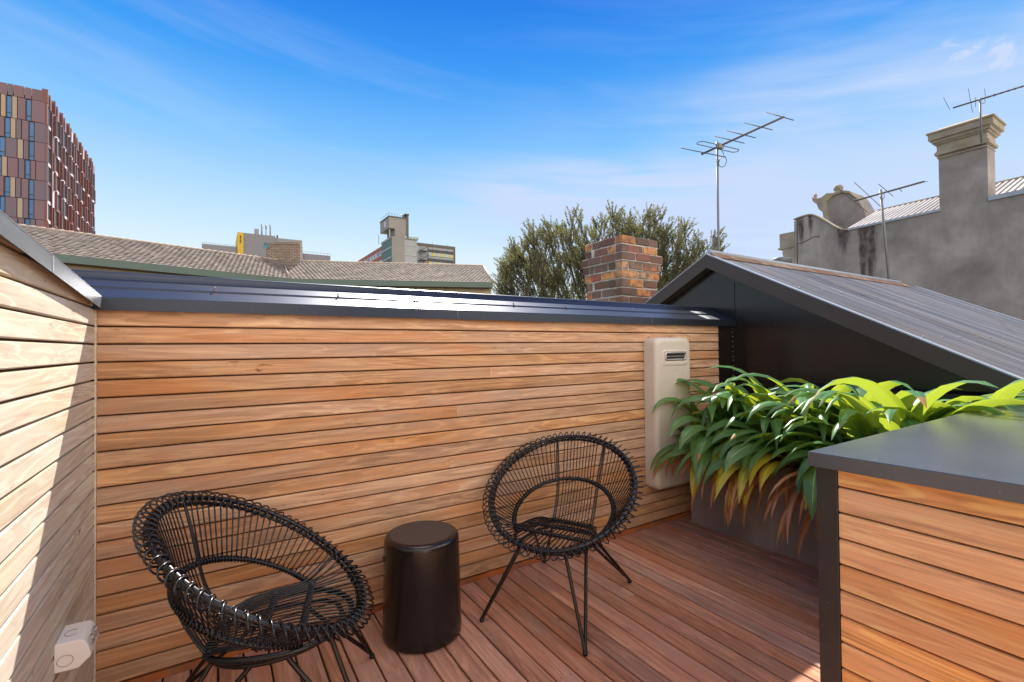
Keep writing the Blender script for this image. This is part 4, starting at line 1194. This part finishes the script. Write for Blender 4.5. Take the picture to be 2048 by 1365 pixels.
def tan_brick():
    N = NT('tan_brick_chimney'); mp = N.coord((1, 1, 1), 0, 'Object', (radians(90), 0, 0))
    br = N.n('ShaderNodeTexBrick'); N.l(mp, 'Vector', br, 'Vector'); br.inputs['Scale'].default_value = 1
    br.inputs['Brick Width'].default_value = .34; br.inputs['Row Height'].default_value = .13; br.inputs['Mortar Size'].default_value = .018
    br.inputs['Color1'].default_value = (.36, .27, .19, 1); br.inputs['Color2'].default_value = (.25, .18, .13, 1); br.inputs['Mortar'].default_value = (.11, .085, .07, 1)
    N.base((br, 'Color')); N.set(Roughness=.9); return N.mat
M['tan_brick'] = tan_brick()
LC, ZC, DC = tiled_house()
def dish():
    p = depth_pt(531, 492, DC-.6)
    t = thing('satellite_dish', 'tiny blue satellite dish at the left edge of the tan brick chimney', 'satellite dish', tuple(p))
    b = MB(); b.lathe([(.01, 0), (.16, .03), (.24, .08), (.25, .085), (.24, .07), (.16, .02), (.01, -.01)], (0, 0, 0), 20)
    b.v = [(p.x+x*.6, p.y-z, p.z+y) for x, y, z in b.v]; b.build('dish', M['dish'], t)
    b = MB(); b.tube([p, p+Vector((.25, .55, -.1))], .03, 6); b.build('arm', M['galv'], t)
M['dish'] = paint('blue_dish', (.06, .22, .30), .5)
dish()

# ------------------------------------------------------------------ far towers
def colour_tower():
    XC, YC = -22.8, 103.0; Y2 = 140.0; 
    ztop = EYE+41.2; H = 4.28
    t = thing('residential_tower', 'tall tower clad in mauve, tan and red panels with blue windows at the far left', 'tower', (XC, YC, -6))
    b = MB(); b.box((-62, YC+.4, -6), (XC-.4, Y2, ztop-.4)); b.build('core', M['tw_grey'], t)
    R = random.Random(2)
    mats = [M['tw_mauve'], M['tw_pink'], M['tw_tan'], M['tw_red'], M['tw_white'], M['tw_plum']]
    front = MB(); wins = []
    # boundaries of the storeys on the corner, read in the photo
    zr = [ztop]
    z = on_x(90, 205, XC).z
    rows = [on_y(90, yy, YC).z for yy in (182, 205, 248, 287, 325, 363, 402, 441, 480, 519, 558, 597, 636, 675)]
    # front: panels read in px from the corner leftwards
    pat = [
        [(90, 62, 5), (62, 48, 1), (48, 26, 1), (26, 14, 0), (14, -20, 1)],
        [(90, 62, 1), (62, 51, 'w'), (51, 34, 1), (34, 23, 2), (23, 11, 'w'), (11, 0, 2), (0, -30, 1)],
        [(90, 68, 0), (68, 57, 'w'), (57, 42, 1), (42, 31, 0), (31, 20, 2), (20, 8, 'w'), (8, -25, 1)],
        [(90, 68, 1), (68, 57, 'w'), (57, 46, 0), (46, 34, 2), (34, 10, 0), (10, -3, 'w'), (-3, -30, 1)],
        [(90, 71, 1), (71, 60, 1), (60, 49, 'w'), (49, 36, 0), (36, 14, 1), (14, 3, 2), (3, -8, 'w'), (-8, -30, 0)],
        [(90, 68, 0), (68, 57, 'w'), (57, 42, 1), (42, 31, 0), (31, 20, 2), (20, 8, 'w'), (8, -25, 1)],
        [(90, 68, 1), (68, 57, 'w'), (57, 46, 0), (46, 34, 2), (34, 10, 0), (10, -1, 'w'), (-1, -30, 1)],
        [(90, 71, 1), (71, 60, 0), (60, 49, 'w'), (49, 36, 0), (36, 14, 0), (14, 3, 2), (3, -8, 'w'), (-8, -30, 0)],
    ]
    nw = 0
    for i in range(len(rows)-1):
        zt_, zb_ = rows[i], rows[i+1]; p = pat[i] if i < len(pat) else pat[1+(i-1) % 6]
        for (xa, xb, m) in p:
            X1, X0 = on_y(xa, 400, YC).x, on_y(xb, 400, YC).x
            if xa == 90: X1 = XC
            if m == 'w':
                w = MB(); w.box((X0+.08, YC+.12, zb_+.1), (X1-.08, YC+.35, zt_-.1)); wd = w.build('window', M['tower_glass'], t)
                f = MB(); f.box((X0+.02, YC+.05, zb_+(zt_-zb_)*.22), (X1-.02, YC+.13, zb_+(zt_-zb_)*.22+.1)); f.box((X0, YC+.03, zb_), (X0+.07, YC+.38, zt_)); f.box((X1-.07, YC+.03, zb_), (X1, YC+.38, zt_)); f.build('frame', M['heater_dark'], wd); nw += 1
            else:
                front.box((X0+.05, YC+R.uniform(-.05, .02), zb_+.04), (X1-.05, YC+.4, zt_-.04), m)
        # the rest of the front, outside the frame
        x = on_y(p[-1][1], 400, YC).x
        while x > -60:
            w_ = R.uniform(1.2, 3); m = R.choice([0, 1, 0, 1, 2, 5]); front.box((x-w_+.05, YC, zb_+.04), (x-.05, YC+.4, zt_-.04), m); x -= w_
    # side: fins, white reveals and dark windows, 10 bays
    side = MB(); nb = 8; bw = (Y2-YC)/nb
    for i in range(len(rows)-1):
        zt_, zb_ = rows[i], rows[i+1]
        for j in range(nb):
            o = ((i*7) % 3)*.75-.4; y0 = YC+j*bw+(o if j else 0)
            ye = min(YC+(j+1)*bw+o, Y2) if j < nb-1 else Y2
            if i == 0:
                side.box((XC-.4, y0+.32, zb_), (XC-.05, ye, zt_), R.choice([1, 4, 1, 0])); side.box((XC-.4, y0, zb_), (XC+.28, y0+.3, zt_+.3), 3); side.box((XC-.4, y0+2.2, zb_), (XC+.12, y0+2.45, zt_+.3), 5); continue
            side.box((XC-.4, y0, zb_+.02), (XC+R.choice([.22, .30, .34]), y0+.3, zt_-.02), R.choice([3, 3, 5, 0]))
            side.box((XC-.4, y0+.31, zb_+.03), (XC-.05, y0+1.75, zt_-.03), R.choice([4, 1, 3]))
            side.box((XC-.4, y0+3.55, zb_+.03), (XC-.04, ye-.02, zt_-.03), R.choice([4, 4, 1, 3, 0]))
            side.box((XC-.4, y0+3.35, zb_+.02), (XC+.13, y0+3.54, zt_-.02), R.choice([3, 5, 3]))
            side.box((XC-.4, y0+1.76, zb_+.02), (XC-.03, y0+3.34, zb_+.55), R.choice([4, 4, 1]))
            w = MB(); w.box((XC-.35, y0+1.78, zb_+.57), (XC-.08, y0+3.33, zt_-.25))
            for q in (.5, 1.0): w.box((XC-.10, y0+1.78+q, zb_+.57), (XC-.05, y0+1.83+q, zt_-.25), 1)
            w.build('window', [M['dark_glass'], M['tw_grey']], t) if i < 10 else None
    front.build('front_panels', mats, t); side.build('side_panels', mats, t)
    b = MB(); b.tube([(XC-6, YC+2, ztop), (XC-6, YC+2, ztop+1.4)], .08, 5); b.tube([(XC-8.5, YC+2, ztop+1.9), (XC-3, YC+2, ztop+.8)], .09, 5); b.build('roof_mast', M['heater_dark'], t)
for nm, c in (('mauve', (.135, .092, .115)), ('pink', (.175, .092, .105)), ('tan', (.36, .26, .18)), ('red', (.17, .050, .038)), ('white', (.62, .56, .56)), ('plum', (.15, .075, .085)), ('grey', (.12, .10, .10))):
    M['tw_'+nm] = paint('panel_'+nm, c, .5, .06, .3)
colour_tower()
def grey_block():
    D = 160.0; YP = depth_pt(560, 500, D).y
    t = thing('grey_block', 'plain grey windowless block with a yellow strip and rooftop pipes above the tiles', 'building', (depth_pt(540, 600, D).x, YP, -6))
    def blk(nm, xa, xb, ytop, mat, dy=0, dep=18):
        A, B = on_y(xa, ytop, YP), on_y(xb, ytop, YP); b = MB(); b.box((A.x, YP+dy, -6), (B.x, YP+dep, A.z)); return b.build(nm, mat, t)
    blk('left_wing', 403.5, 474.5, 487, M['grey_clad'], .5); blk('main_block', 487, 550.5, 466, M['grey_clad'], 0)
    blk('second_block', 551, 605, 475, M['grey_clad2'], .8); blk('right_wing', 605.5, 663, 505, M['grey_clad'], 2.0)
    blk('white_base', 605, 663, 521, M['tw_white'], 1.8, 2.0)
    blk('yellow_strip', 475, 487, 465, M['yellow'], -.3)
    b = MB()
    for y0 in (471.5, 479.5):
        for dx in (-1.1, .2):
            for dz in (0, -.6):
                c = on_y(480.7+dx, y0, YP-.35); b.box((c.x, c.y-.05, c.z-.45+dz), (c.x+.2, c.y, c.z+dz))
    b.build('sign_marks', M['heater_dark'], t)
    for px, yt, r in ((523.5, 448, .24), (540.5, 449.5, .24)):
        c = on_y(px, yt, YP+4); b = MB(); b.tube([(c.x, c.y, c.z-4.5), c], r, 8); b.build('exhaust_pipe', M['steel_dull'], t)
    c = on_y(532, 451, YP+4); b = MB(); b.tube([(c.x, c.y, c.z-4.2), c], .14, 8); b.tube([(c.x, c.y, c.z-1.2), (c.x, c.y, c.z)], .24, 8); b.build('exhaust_pipe', M['steel_dull'], t)
    c = on_y(513, 458, YP+3); b = MB(); b.box((c.x-.6, c.y, c.z-2.4), (c.x+.7, c.y+1.2, c.z)); b.build('plant_box', M['steel_dull'], t)
    c = on_y(554.5, 471, YP+2); b = MB(); b.tube([(c.x, c.y, c.z-1), c], .25, 8); b.build('vent', M['heater_dark'], t)
    b = MB()
    for xa, xb, y in ((404, 474, 484.5), (606, 662, 502.5)):
        A, B = on_y(xa, y+.6, YP+3), on_y(xb, y+.6, YP+3); B.z = A.z
        b.tube([A, B], .05, 4)
        for k in range(9): q = A.lerp(B, k/8); b.tube([q, q-Vector((0, 0, .8))], .04, 4)
    b.build('guard_rail', M['steel_dull'], t)
M['grey_clad'] = paint('grey_cladding', (.235, .225, .235), .8, .06, .05); M['grey_clad2'] = paint('grey_cladding_b', (.28, .27, .27), .8, .06, .05)
M['yellow'] = paint('yellow_panel', (.62, .40, .03), .6, .05, .1); M['steel_dull'] = paint('dull_steel', (.25, .25, .27), .5, .1, .5)
grey_block()
def hospital():
    D = 150.0
    t = thing('concrete_tower_block', 'old concrete tower block with a boxy cantilevered roof room, red and green bands', 'building', (depth_pt(800, 600, D).x, depth_pt(800, 600, D).y, -6))
    z7 = lambda x, y: (700+x/8.533, 410+y/8.533)
    Yf = depth_pt(784, 500, D).y                         # plane of the shaft
    def Z(px, py, Y): return on_y(px, py, Y)
    xs = on_y(*z7(712, 540), Yf).x                       # west face plane (faces -X)
    # main west face with coloured bands
    top = on_y(*z7(710, 535), Yf).z; pitch = 3.15
    Yend = on_x(*z7(140, 930), xs).y; Ymid = on_x(*z7(540, 640), xs).y
    b = MB(); b.box((xs, Ymid, -6), (xs+12, Yend, top-1.2)); b.build('west_wing', M['conc_pale'], t)
    b = MB(); b2 = MB(); wn = MB()
    for k in range(5):
        zt_ = top-1.2-k*pitch-.05
        b.box((xs-.10, Ymid+.1, zt_-1.35), (xs, Yend, zt_)); b2.box((xs-.05, Ymid+.1, zt_-2.95), (xs-.001, Yend, zt_-1.36))
        y = Ymid+1
        while y < Yend-1.5:
            if R_h.random() < .5: wn.box((xs-.12, y, zt_-2.6), (xs-.06, y+R_h.uniform(.7, 1.3), zt_-1.55))
            y += 1.7
    b.build('red_bands', M['conc_red'], t); b2.build('pale_bands', M['tw_white'], t); wn.build('wing_windows', M['dark_glass'], t)
    b = MB(); b.box((xs-.05, Yf+.3, -6), (xs+6, Ymid, top)); b.build('stair_core', M['conc_green'], t)
    b = MB()
    for k in range(5): b.box((xs-.2, Yf+.6, top-.6-k*pitch), (xs-.05, Ymid, top-.0-k*pitch)); 
    b.build('pale_sills', M['conc_sill'], t)
    # shaft
    xe = on_y(*z7(925, 700), Yf).x; b = MB(); b.box((xs, Yf-.2, -6), (xe, Yf+8, top-.05)); b.build('shaft', M['conc'], t)
    # light panels
    xe2 = on_y(*z7(1140, 700), Yf).x; zt2 = on_y(*z7(1040, 590), Yf).z
    b = MB(); b.box((xe, Yf, -6), (xe2, Yf+8, zt2)); b.build('panel_block', M['conc_light'], t)
    b = MB(); b.box((xe-.1, Yf-.4, zt2), (xe2+.5, Yf+8, zt2+.75))
    for k in range(1, 4): b.box((xe, Yf-.12, zt2-2.3-(k-1)*3.15), (xe2, Yf-.001, zt2-1.95-(k-1)*3.15))
    b.build('panel_trim', M['conc_sill'], t)
    # room on top, cantilevered
    xa, xb = on_y(*z7(660, 300), Yf).x, on_y(*z7(960, 300), Yf).x
    ztp, zbt = on_y(*z7(660, 205), Yf).z, on_y(*z7(660, 395), Yf).z; Yb2 = on_x(*z7(515, 325), xa).y
    b = MB(); b.box((xa, Yf-.2, zbt), (xb, Yb2, ztp)); b.build('roof_room', M['conc'], t)
    xm = on_y(*z7(765, 450), Yf).x
    b = MB(); b.box((xm, Yf-.2, top-.06), (xb, Yb2-1, zbt+.001)); b.build('room_base', M['conc'], t)
    b = MB(); b.box((xa-.15, Yf-.35, ztp), (xb+.1, Yb2+.1, ztp+.35)); b.build('roof_edge', M['conc_dark'], t)
    yq = on_x(*z7(600, 350), xa).y
    b = MB(); b.box((xa-.12, yq-.8, zbt+.9), (xa-.01, yq+.8, ztp-.8)); b.build('roof_door', M['tw_white'], t)
    for q in (675,):
        c = on_y(*z7(q, 400), Yf+.6); b = MB(); b.box((c.x-.15, c.y-.15, top-.2), (c.x+.15, c.y+.15, zbt)); b.build('column', M['conc_sill'], t)
    c = on_y(*z7(960, 180), Yf); c2 = on_y(*z7(990, 180), Yf)
    b = MB(); b.box((c.x, Yf-.5, top-.2), (c2.x, Yf+1.5, c.z)); b.box((on_y(*z7(930, 180), Yf).x, Yf+.2, ztp), (c2.x, Yf+2, on_y(*z7(960, 168), Yf).z)); b.build('flue', M['conc_dark'], t)
    b = MB(); b.box((on_y(*z7(925, 160), Yf).x, Yf-.8, c.z), (on_y(*z7(997, 160), Yf).x, Yf+2.2, c.z+.3)); b.build('flue_cap', M['conc_dark'], t)
    b = MB(); A = Vector((xa, Yf-.1, ztp+1.2)); B = Vector((xb-1, Yf-.1, ztp+1.2)); C = Vector((xa, Yb2, ztp+1.2)); b.tube([C, A, B], .05, 4)
    for k in range(6): q = A.lerp(B, k/5); b.tube([q, q-Vector((0, 0, 1))], .05, 4)
    b.build('roof_rail', M['steel_dull'], t)
    # east wing
    Yw_ = Yf+14; x0, x1 = on_y(*z7(1135, 800), Yw_).x, on_y(*z7(1783, 800), Yw_).x; zt3 = on_y(*z7(1140, 655), Yw_).z
    b = MB(); b.box((x0, Yw_, -6), (x1, Yw_+12, zt3)); b.build('east_wing', M['conc_light'], t)
    b = MB(); b.box((x0, Yw_-.3, zt3-.7), (x1+.2, Yw_-.001, zt3+.2)); b.box((x1-.35, Yw_-.3, -6), (x1+.2, Yw_-.001, zt3-.7)); b.build('wing_edge', M['conc_dark'], t)
    za = on_y(*z7(1340, 760), Yw_).z
    yel = MB(); wht = MB()
    xw0 = on_y(*z7(1320, 800), Yw_).x; cell = (x1-.5-xw0)/6
    for k in range(3):
        zr_ = za-k*3.3
        for i in range(6):
            xx = xw0+i*cell
            w = MB(); w.box((xx+.08, Yw_-.25, zr_-1.0-(.3 if i % 3 else 0)*.5), (xx+cell-.12, Yw_-.15, zr_)); w.build('window', M['dark_glass'], t)
            pn = MB(); pn.box((xx+.02, Yw_-.22, zr_-2.35), (xx+cell-.02, Yw_-.001, zr_-1.12)); pn.build('yellow_panel' if (i+k) % 2 else 'white_panel', M['conc_yellow'] if (i+k) % 2 else M['conc_bluewhite'], t)
    b = MB(); 
    for k in range(3):
        zr_ = za-1.2-k*3.3; xA, xB = x0+.5, xw0-.6
        b.box((xA, Yw_-2.2, zr_), (xB, Yw_-.2, zr_+.15)); b.tube([(xA, Yw_-2, zr_), (xB, Yw_-2, zr_+1.7)], .14, 5); b.tube([(xA, Yw_-2.2, zr_+1.1), (xB, Yw_-2.2, zr_+1.1)], .06, 4)
    for xx in (x0+.5, xw0-.6): b.box((xx-.1, Yw_-2.3, -6), (xx+.1, Yw_-2.1, za+.3))
    b.build('fire_stair', M['conc_dark'], t)
    for px, yy in ((z7(490, 515)), (z7(1405, 640)), (z7(1655, 670))):
        c = on_y(px, yy, Yw_ if px > 800 else Yf+6); b = MB(); b.tube([c-Vector((0, 0, 3)), c], .09, 5); b.build('roof_mast', M['steel_dull'], t)
R_h = random.Random(9)
M['conc'] = paint('raw_concrete', (.29, .265, .235), .9, .12, .12); M['conc_light'] = paint('light_concrete', (.37, .37, .375), .9, .08, .1); M['conc_pale'] = paint('pale_concrete', (.4, .4, .4), .9, .05, .1)
M['conc_dark'] = paint('dark_concrete', (.13, .12, .105), .9, .1, .2); M['conc_red'] = paint('brick_red_band', (.38, .135, .085), .85, .08, .2)
M['conc_green'] = paint('green_panel', (.13, .21, .17), .8, .08, .2); M['conc_sill'] = paint('pale_green_sill', (.36, .41, .37), .8, .05, .2)
M['conc_yellow'] = paint('pale_yellow_panel', (.55, .46, .17), .7, .05, .2); M['conc_bluewhite'] = paint('bluish_white_panel', (.42, .47, .52), .7, .05, .2)
hospital()

# ------------------------------------------------------------------ ground far below, lower terraces of the house
def ground():
    b = MB(); s = 4000
    b.add([(-s, -s, -5.02), (s, -s, -5.02), (s, s, -5.02), (-s, s, -5.02)], [(0, 1, 2, 3)])
    tag(b.build('ground', M['ground']), kind='structure')
M['ground'] = paint('suburban_ground', (.10, .105, .075), .95, .4, .05)
ground()
def podium():
    t = thing('house_below', 'rendered walls of the terrace house that carries the roof deck', 'house', (2, 0, -5))
    b = MB(); b.box((-.55, -6, -5), (9.0, 2.72, -.17)); b.box((4.05, 2.72, -5), (9.0, 6.6, .2)); b.build('wall', M['cream'], t)
    b = MB(); b.box((-.6, -6, -5), (5.0, -1.76, 2.9)); b.build('upper_storey', M['cream'], t)
podium()

# ------------------------------------------------------------------ sky, sun, camera
SUN_AZ, SUN_EL = radians(28.5), radians(44.6)
def world():
    w = bpy.data.worlds.new('World'); scene.world = w; w.use_nodes = True; T = w.node_tree; T.nodes.clear()
    N = T.nodes.new; Lk = T.links.new
    out = N('ShaderNodeOutputWorld'); bg = N('ShaderNodeBackground'); Lk(bg.outputs[0], out.inputs[0])
    sky = N('ShaderNodeTexSky'); sky.sky_type = 'NISHITA'; sky.sun_disc = False; sky.sun_elevation = SUN_EL; sky.sun_rotation = SUN_AZ
    sky.air_density = 1.0; sky.dust_density = .2; sky.ozone_density = 3.0; sky.altitude = 200
    bg.inputs['Strength'].default_value = SKY_STR
    K = 1/(SKY_STR*2**EXPO)                       # ramp colours below are as the camera should record them
    def m(op, a, b=None, c=None, clamp=False):
        x = N('ShaderNodeMath'); x.operation = op; x.use_clamp = clamp
        for i_, v in enumerate((a, b, c)):
            if v is None: continue
            if isinstance(v, (int, float)): x.inputs[i_].default_value = v
            else: Lk(v, x.inputs[i_])
        return x.outputs[0]
    def smooth(v, a, b):
        x = N('ShaderNodeMapRange'); x.interpolation_type = 'SMOOTHSTEP'; Lk(v, x.inputs[0]); x.inputs[1].default_value = a; x.inputs[2].default_value = b; return x.outputs[0]
    tc = N('ShaderNodeTexCoord'); sp = N('ShaderNodeSeparateXYZ'); Lk(tc.outputs['Generated'], sp.inputs[0])
    X, Y, Z = sp.outputs
    el = m('MULTIPLY', m('ARCSINE', Z), 180/pi)
    az = m('MULTIPLY', m('ARCTAN2', X, Y), 180/pi)
    rp_ = N('ShaderNodeValToRGB'); e = rp_.color_ramp.elements
    stops = [(0, (.87, .94, .99)), (.16, (.77, .91, 1.0)), (.25, (.53, .78, 1.0)), (.37, (.22, .56, 1.0)), (.49, (.045, .34, .93)), (.63, (.004, .185, .80)), (1, (.01, .12, .55))]
    while len(e) < len(stops): e.new(.5)
    for k_, (p_, c_) in enumerate(stops): e[k_].position = p_; e[k_].color = (*c_, 1)
    Lk(m('DIVIDE', el, 60.0), rp_.inputs[0])
    def vec(a, b, c):
        x = N('ShaderNodeCombineXYZ')
        for i_, v in enumerate((a, b, c)):
            if isinstance(v, (int, float)): x.inputs[i_].default_value = v
            else: Lk(v, x.inputs[i_])
        return x.outputs[0]
    def nz(v, sc, det, rg, dist):
        x = N('ShaderNodeTexNoise'); Lk(v, x.inputs['Vector']); x.inputs['Scale'].default_value = sc; x.inputs['Detail'].default_value = det
        x.inputs['Roughness'].default_value = rg; x.inputs['Distortion'].default_value = dist; return x.outputs[0]
    # cirrus streaks, drawn out along the azimuth and dipping to the right
    v1 = vec(m('MULTIPLY', az, .022), m('ADD', m('MULTIPLY', el, .20), m('MULTIPLY', az, .030)), 3.7)
    n1 = nz(v1, 1.0, 7, .55, .35)
    v2 = vec(m('MULTIPLY', az, .03), m('ADD', m('MULTIPLY', el, .075), m('MULTIPLY', az, .012)), 8.2)
    n2 = nz(v2, 1.0, 4, .5, .2)
    veil = m('MULTIPLY', smooth(az, 22, 62), m('MULTIPLY', smooth(el, 33, 17), smooth(el, 1, 12)))
    st = m('MULTIPLY', smooth(n1, .44, .70), m('ADD', m('MULTIPLY', veil, .6), m('MULTIPLY', smooth(el, 44, 24), .22)))
    v4 = vec(m('MULTIPLY', az, .035), m('ADD', m('MULTIPLY', el, .42), m('MULTIPLY', az, .035)), 5.5)
    n4 = nz(v4, 1.0, 6, .6, .5)
    band = m('MULTIPLY', m('MULTIPLY', smooth(el, 10.5, 15), smooth(el, 23, 17.5)), m('MULTIPLY', smooth(az, 18, 34), smooth(az, 66, 50)))
    st = m('ADD', st, m('MULTIPLY', m('MULTIPLY', smooth(n4, .40, .60), band), .75))
    vv = m('MULTIPLY', m('MULTIPLY', smooth(n2, .28, .62), veil), .85)
    # two small puffs high on the right
    def puff(a0, e0, ra, re):
        da = m('DIVIDE', m('SUBTRACT', az, a0), ra); de = m('DIVIDE', m('SUBTRACT', el, e0), re)
        d2 = m('ADD', m('MULTIPLY', da, da), m('MULTIPLY', de, de)); v3 = vec(m('MULTIPLY', az, .5), m('MULTIPLY', el, .8), 1.1)
        return m('MULTIPLY', smooth(d2, 1.0, .0), m('MULTIPLY', smooth(nz(v3, 1.0, 6, .6, .6), .38, .66), .8))
    pf = m('ADD', puff(76.5, 24.6, 1.9, 1.2), puff(78.9, 23.0, 1.0, 1.6))
    # fill light added to the sky overhead and behind, out of the view, for the shade
    over = m('MULTIPLY', smooth(el, 68, 80), .95)
    back = m('MULTIPLY', m('MULTIPLY', smooth(Y, -.12, -.5), m('MULTIPLY', smooth(el, 2, 14), smooth(el, 58, 44))), .70)
    mask = m('ADD', m('ADD', st, vv), pf, clamp=True)
    mx = N('ShaderNodeMix'); mx.data_type = 'RGBA'; Lk(mask, mx.inputs[0]); Lk(rp_.outputs[0], mx.inputs[6]); mx.inputs[7].default_value = (.60, .72, .97, 1)
    mx2 = N('ShaderNodeMix'); mx2.data_type = 'RGBA'; Lk(m('MAXIMUM', over, back), mx2.inputs[0]); Lk(mx.outputs[2], mx2.inputs[6]); mx2.inputs[7].default_value = (*FILL, 1)
    sc = N('ShaderNodeVectorMath'); sc.operation = 'SCALE'; Lk(mx2.outputs[2], sc.inputs[0]); sc.inputs['Scale'].default_value = K
    fin = N('ShaderNodeMix'); fin.data_type = 'RGBA'; fin.inputs[0].default_value = .985
    Lk(sky.outputs[0], fin.inputs[6]); Lk(sc.outputs[0], fin.inputs[7]); Lk(fin.outputs[2], bg.inputs[0])
EXPO = 1.60; FILL = (3.6, 3.2, 2.7)
SKY_STR = .10
world()
sl = bpy.data.lights.new('sun', 'SUN'); sl.energy = 3.6; sl.angle = radians(.53); sl.color = (1, .94, .85)
so = bpy.data.objects.new('sun', sl); COL.objects.link(so)
sd = Vector((sin(SUN_AZ)*cos(SUN_EL), cos(SUN_AZ)*cos(SUN_EL), sin(SUN_EL)))
so.rotation_euler = sd.to_track_quat('Z', 'Y').to_euler(); so.location = sd*30
cam = bpy.data.cameras.new('camera'); cam.sensor_width = 36; cam.sensor_fit = 'HORIZONTAL'; cam.lens = FPX*36/2048; cam.clip_start = .02; cam.clip_end = 6000
co = bpy.data.objects.new('camera', cam); COL.objects.link(co)
co.matrix_world = Matrix.Translation(CAMP) @ Matrix((RT, UP, -FW)).transposed().to_4x4()
scene.camera = co
scene.view_settings.view_transform = 'Standard'; scene.view_settings.look = 'None'; scene.view_settings.exposure = EXPO; scene.view_settings.gamma = 1
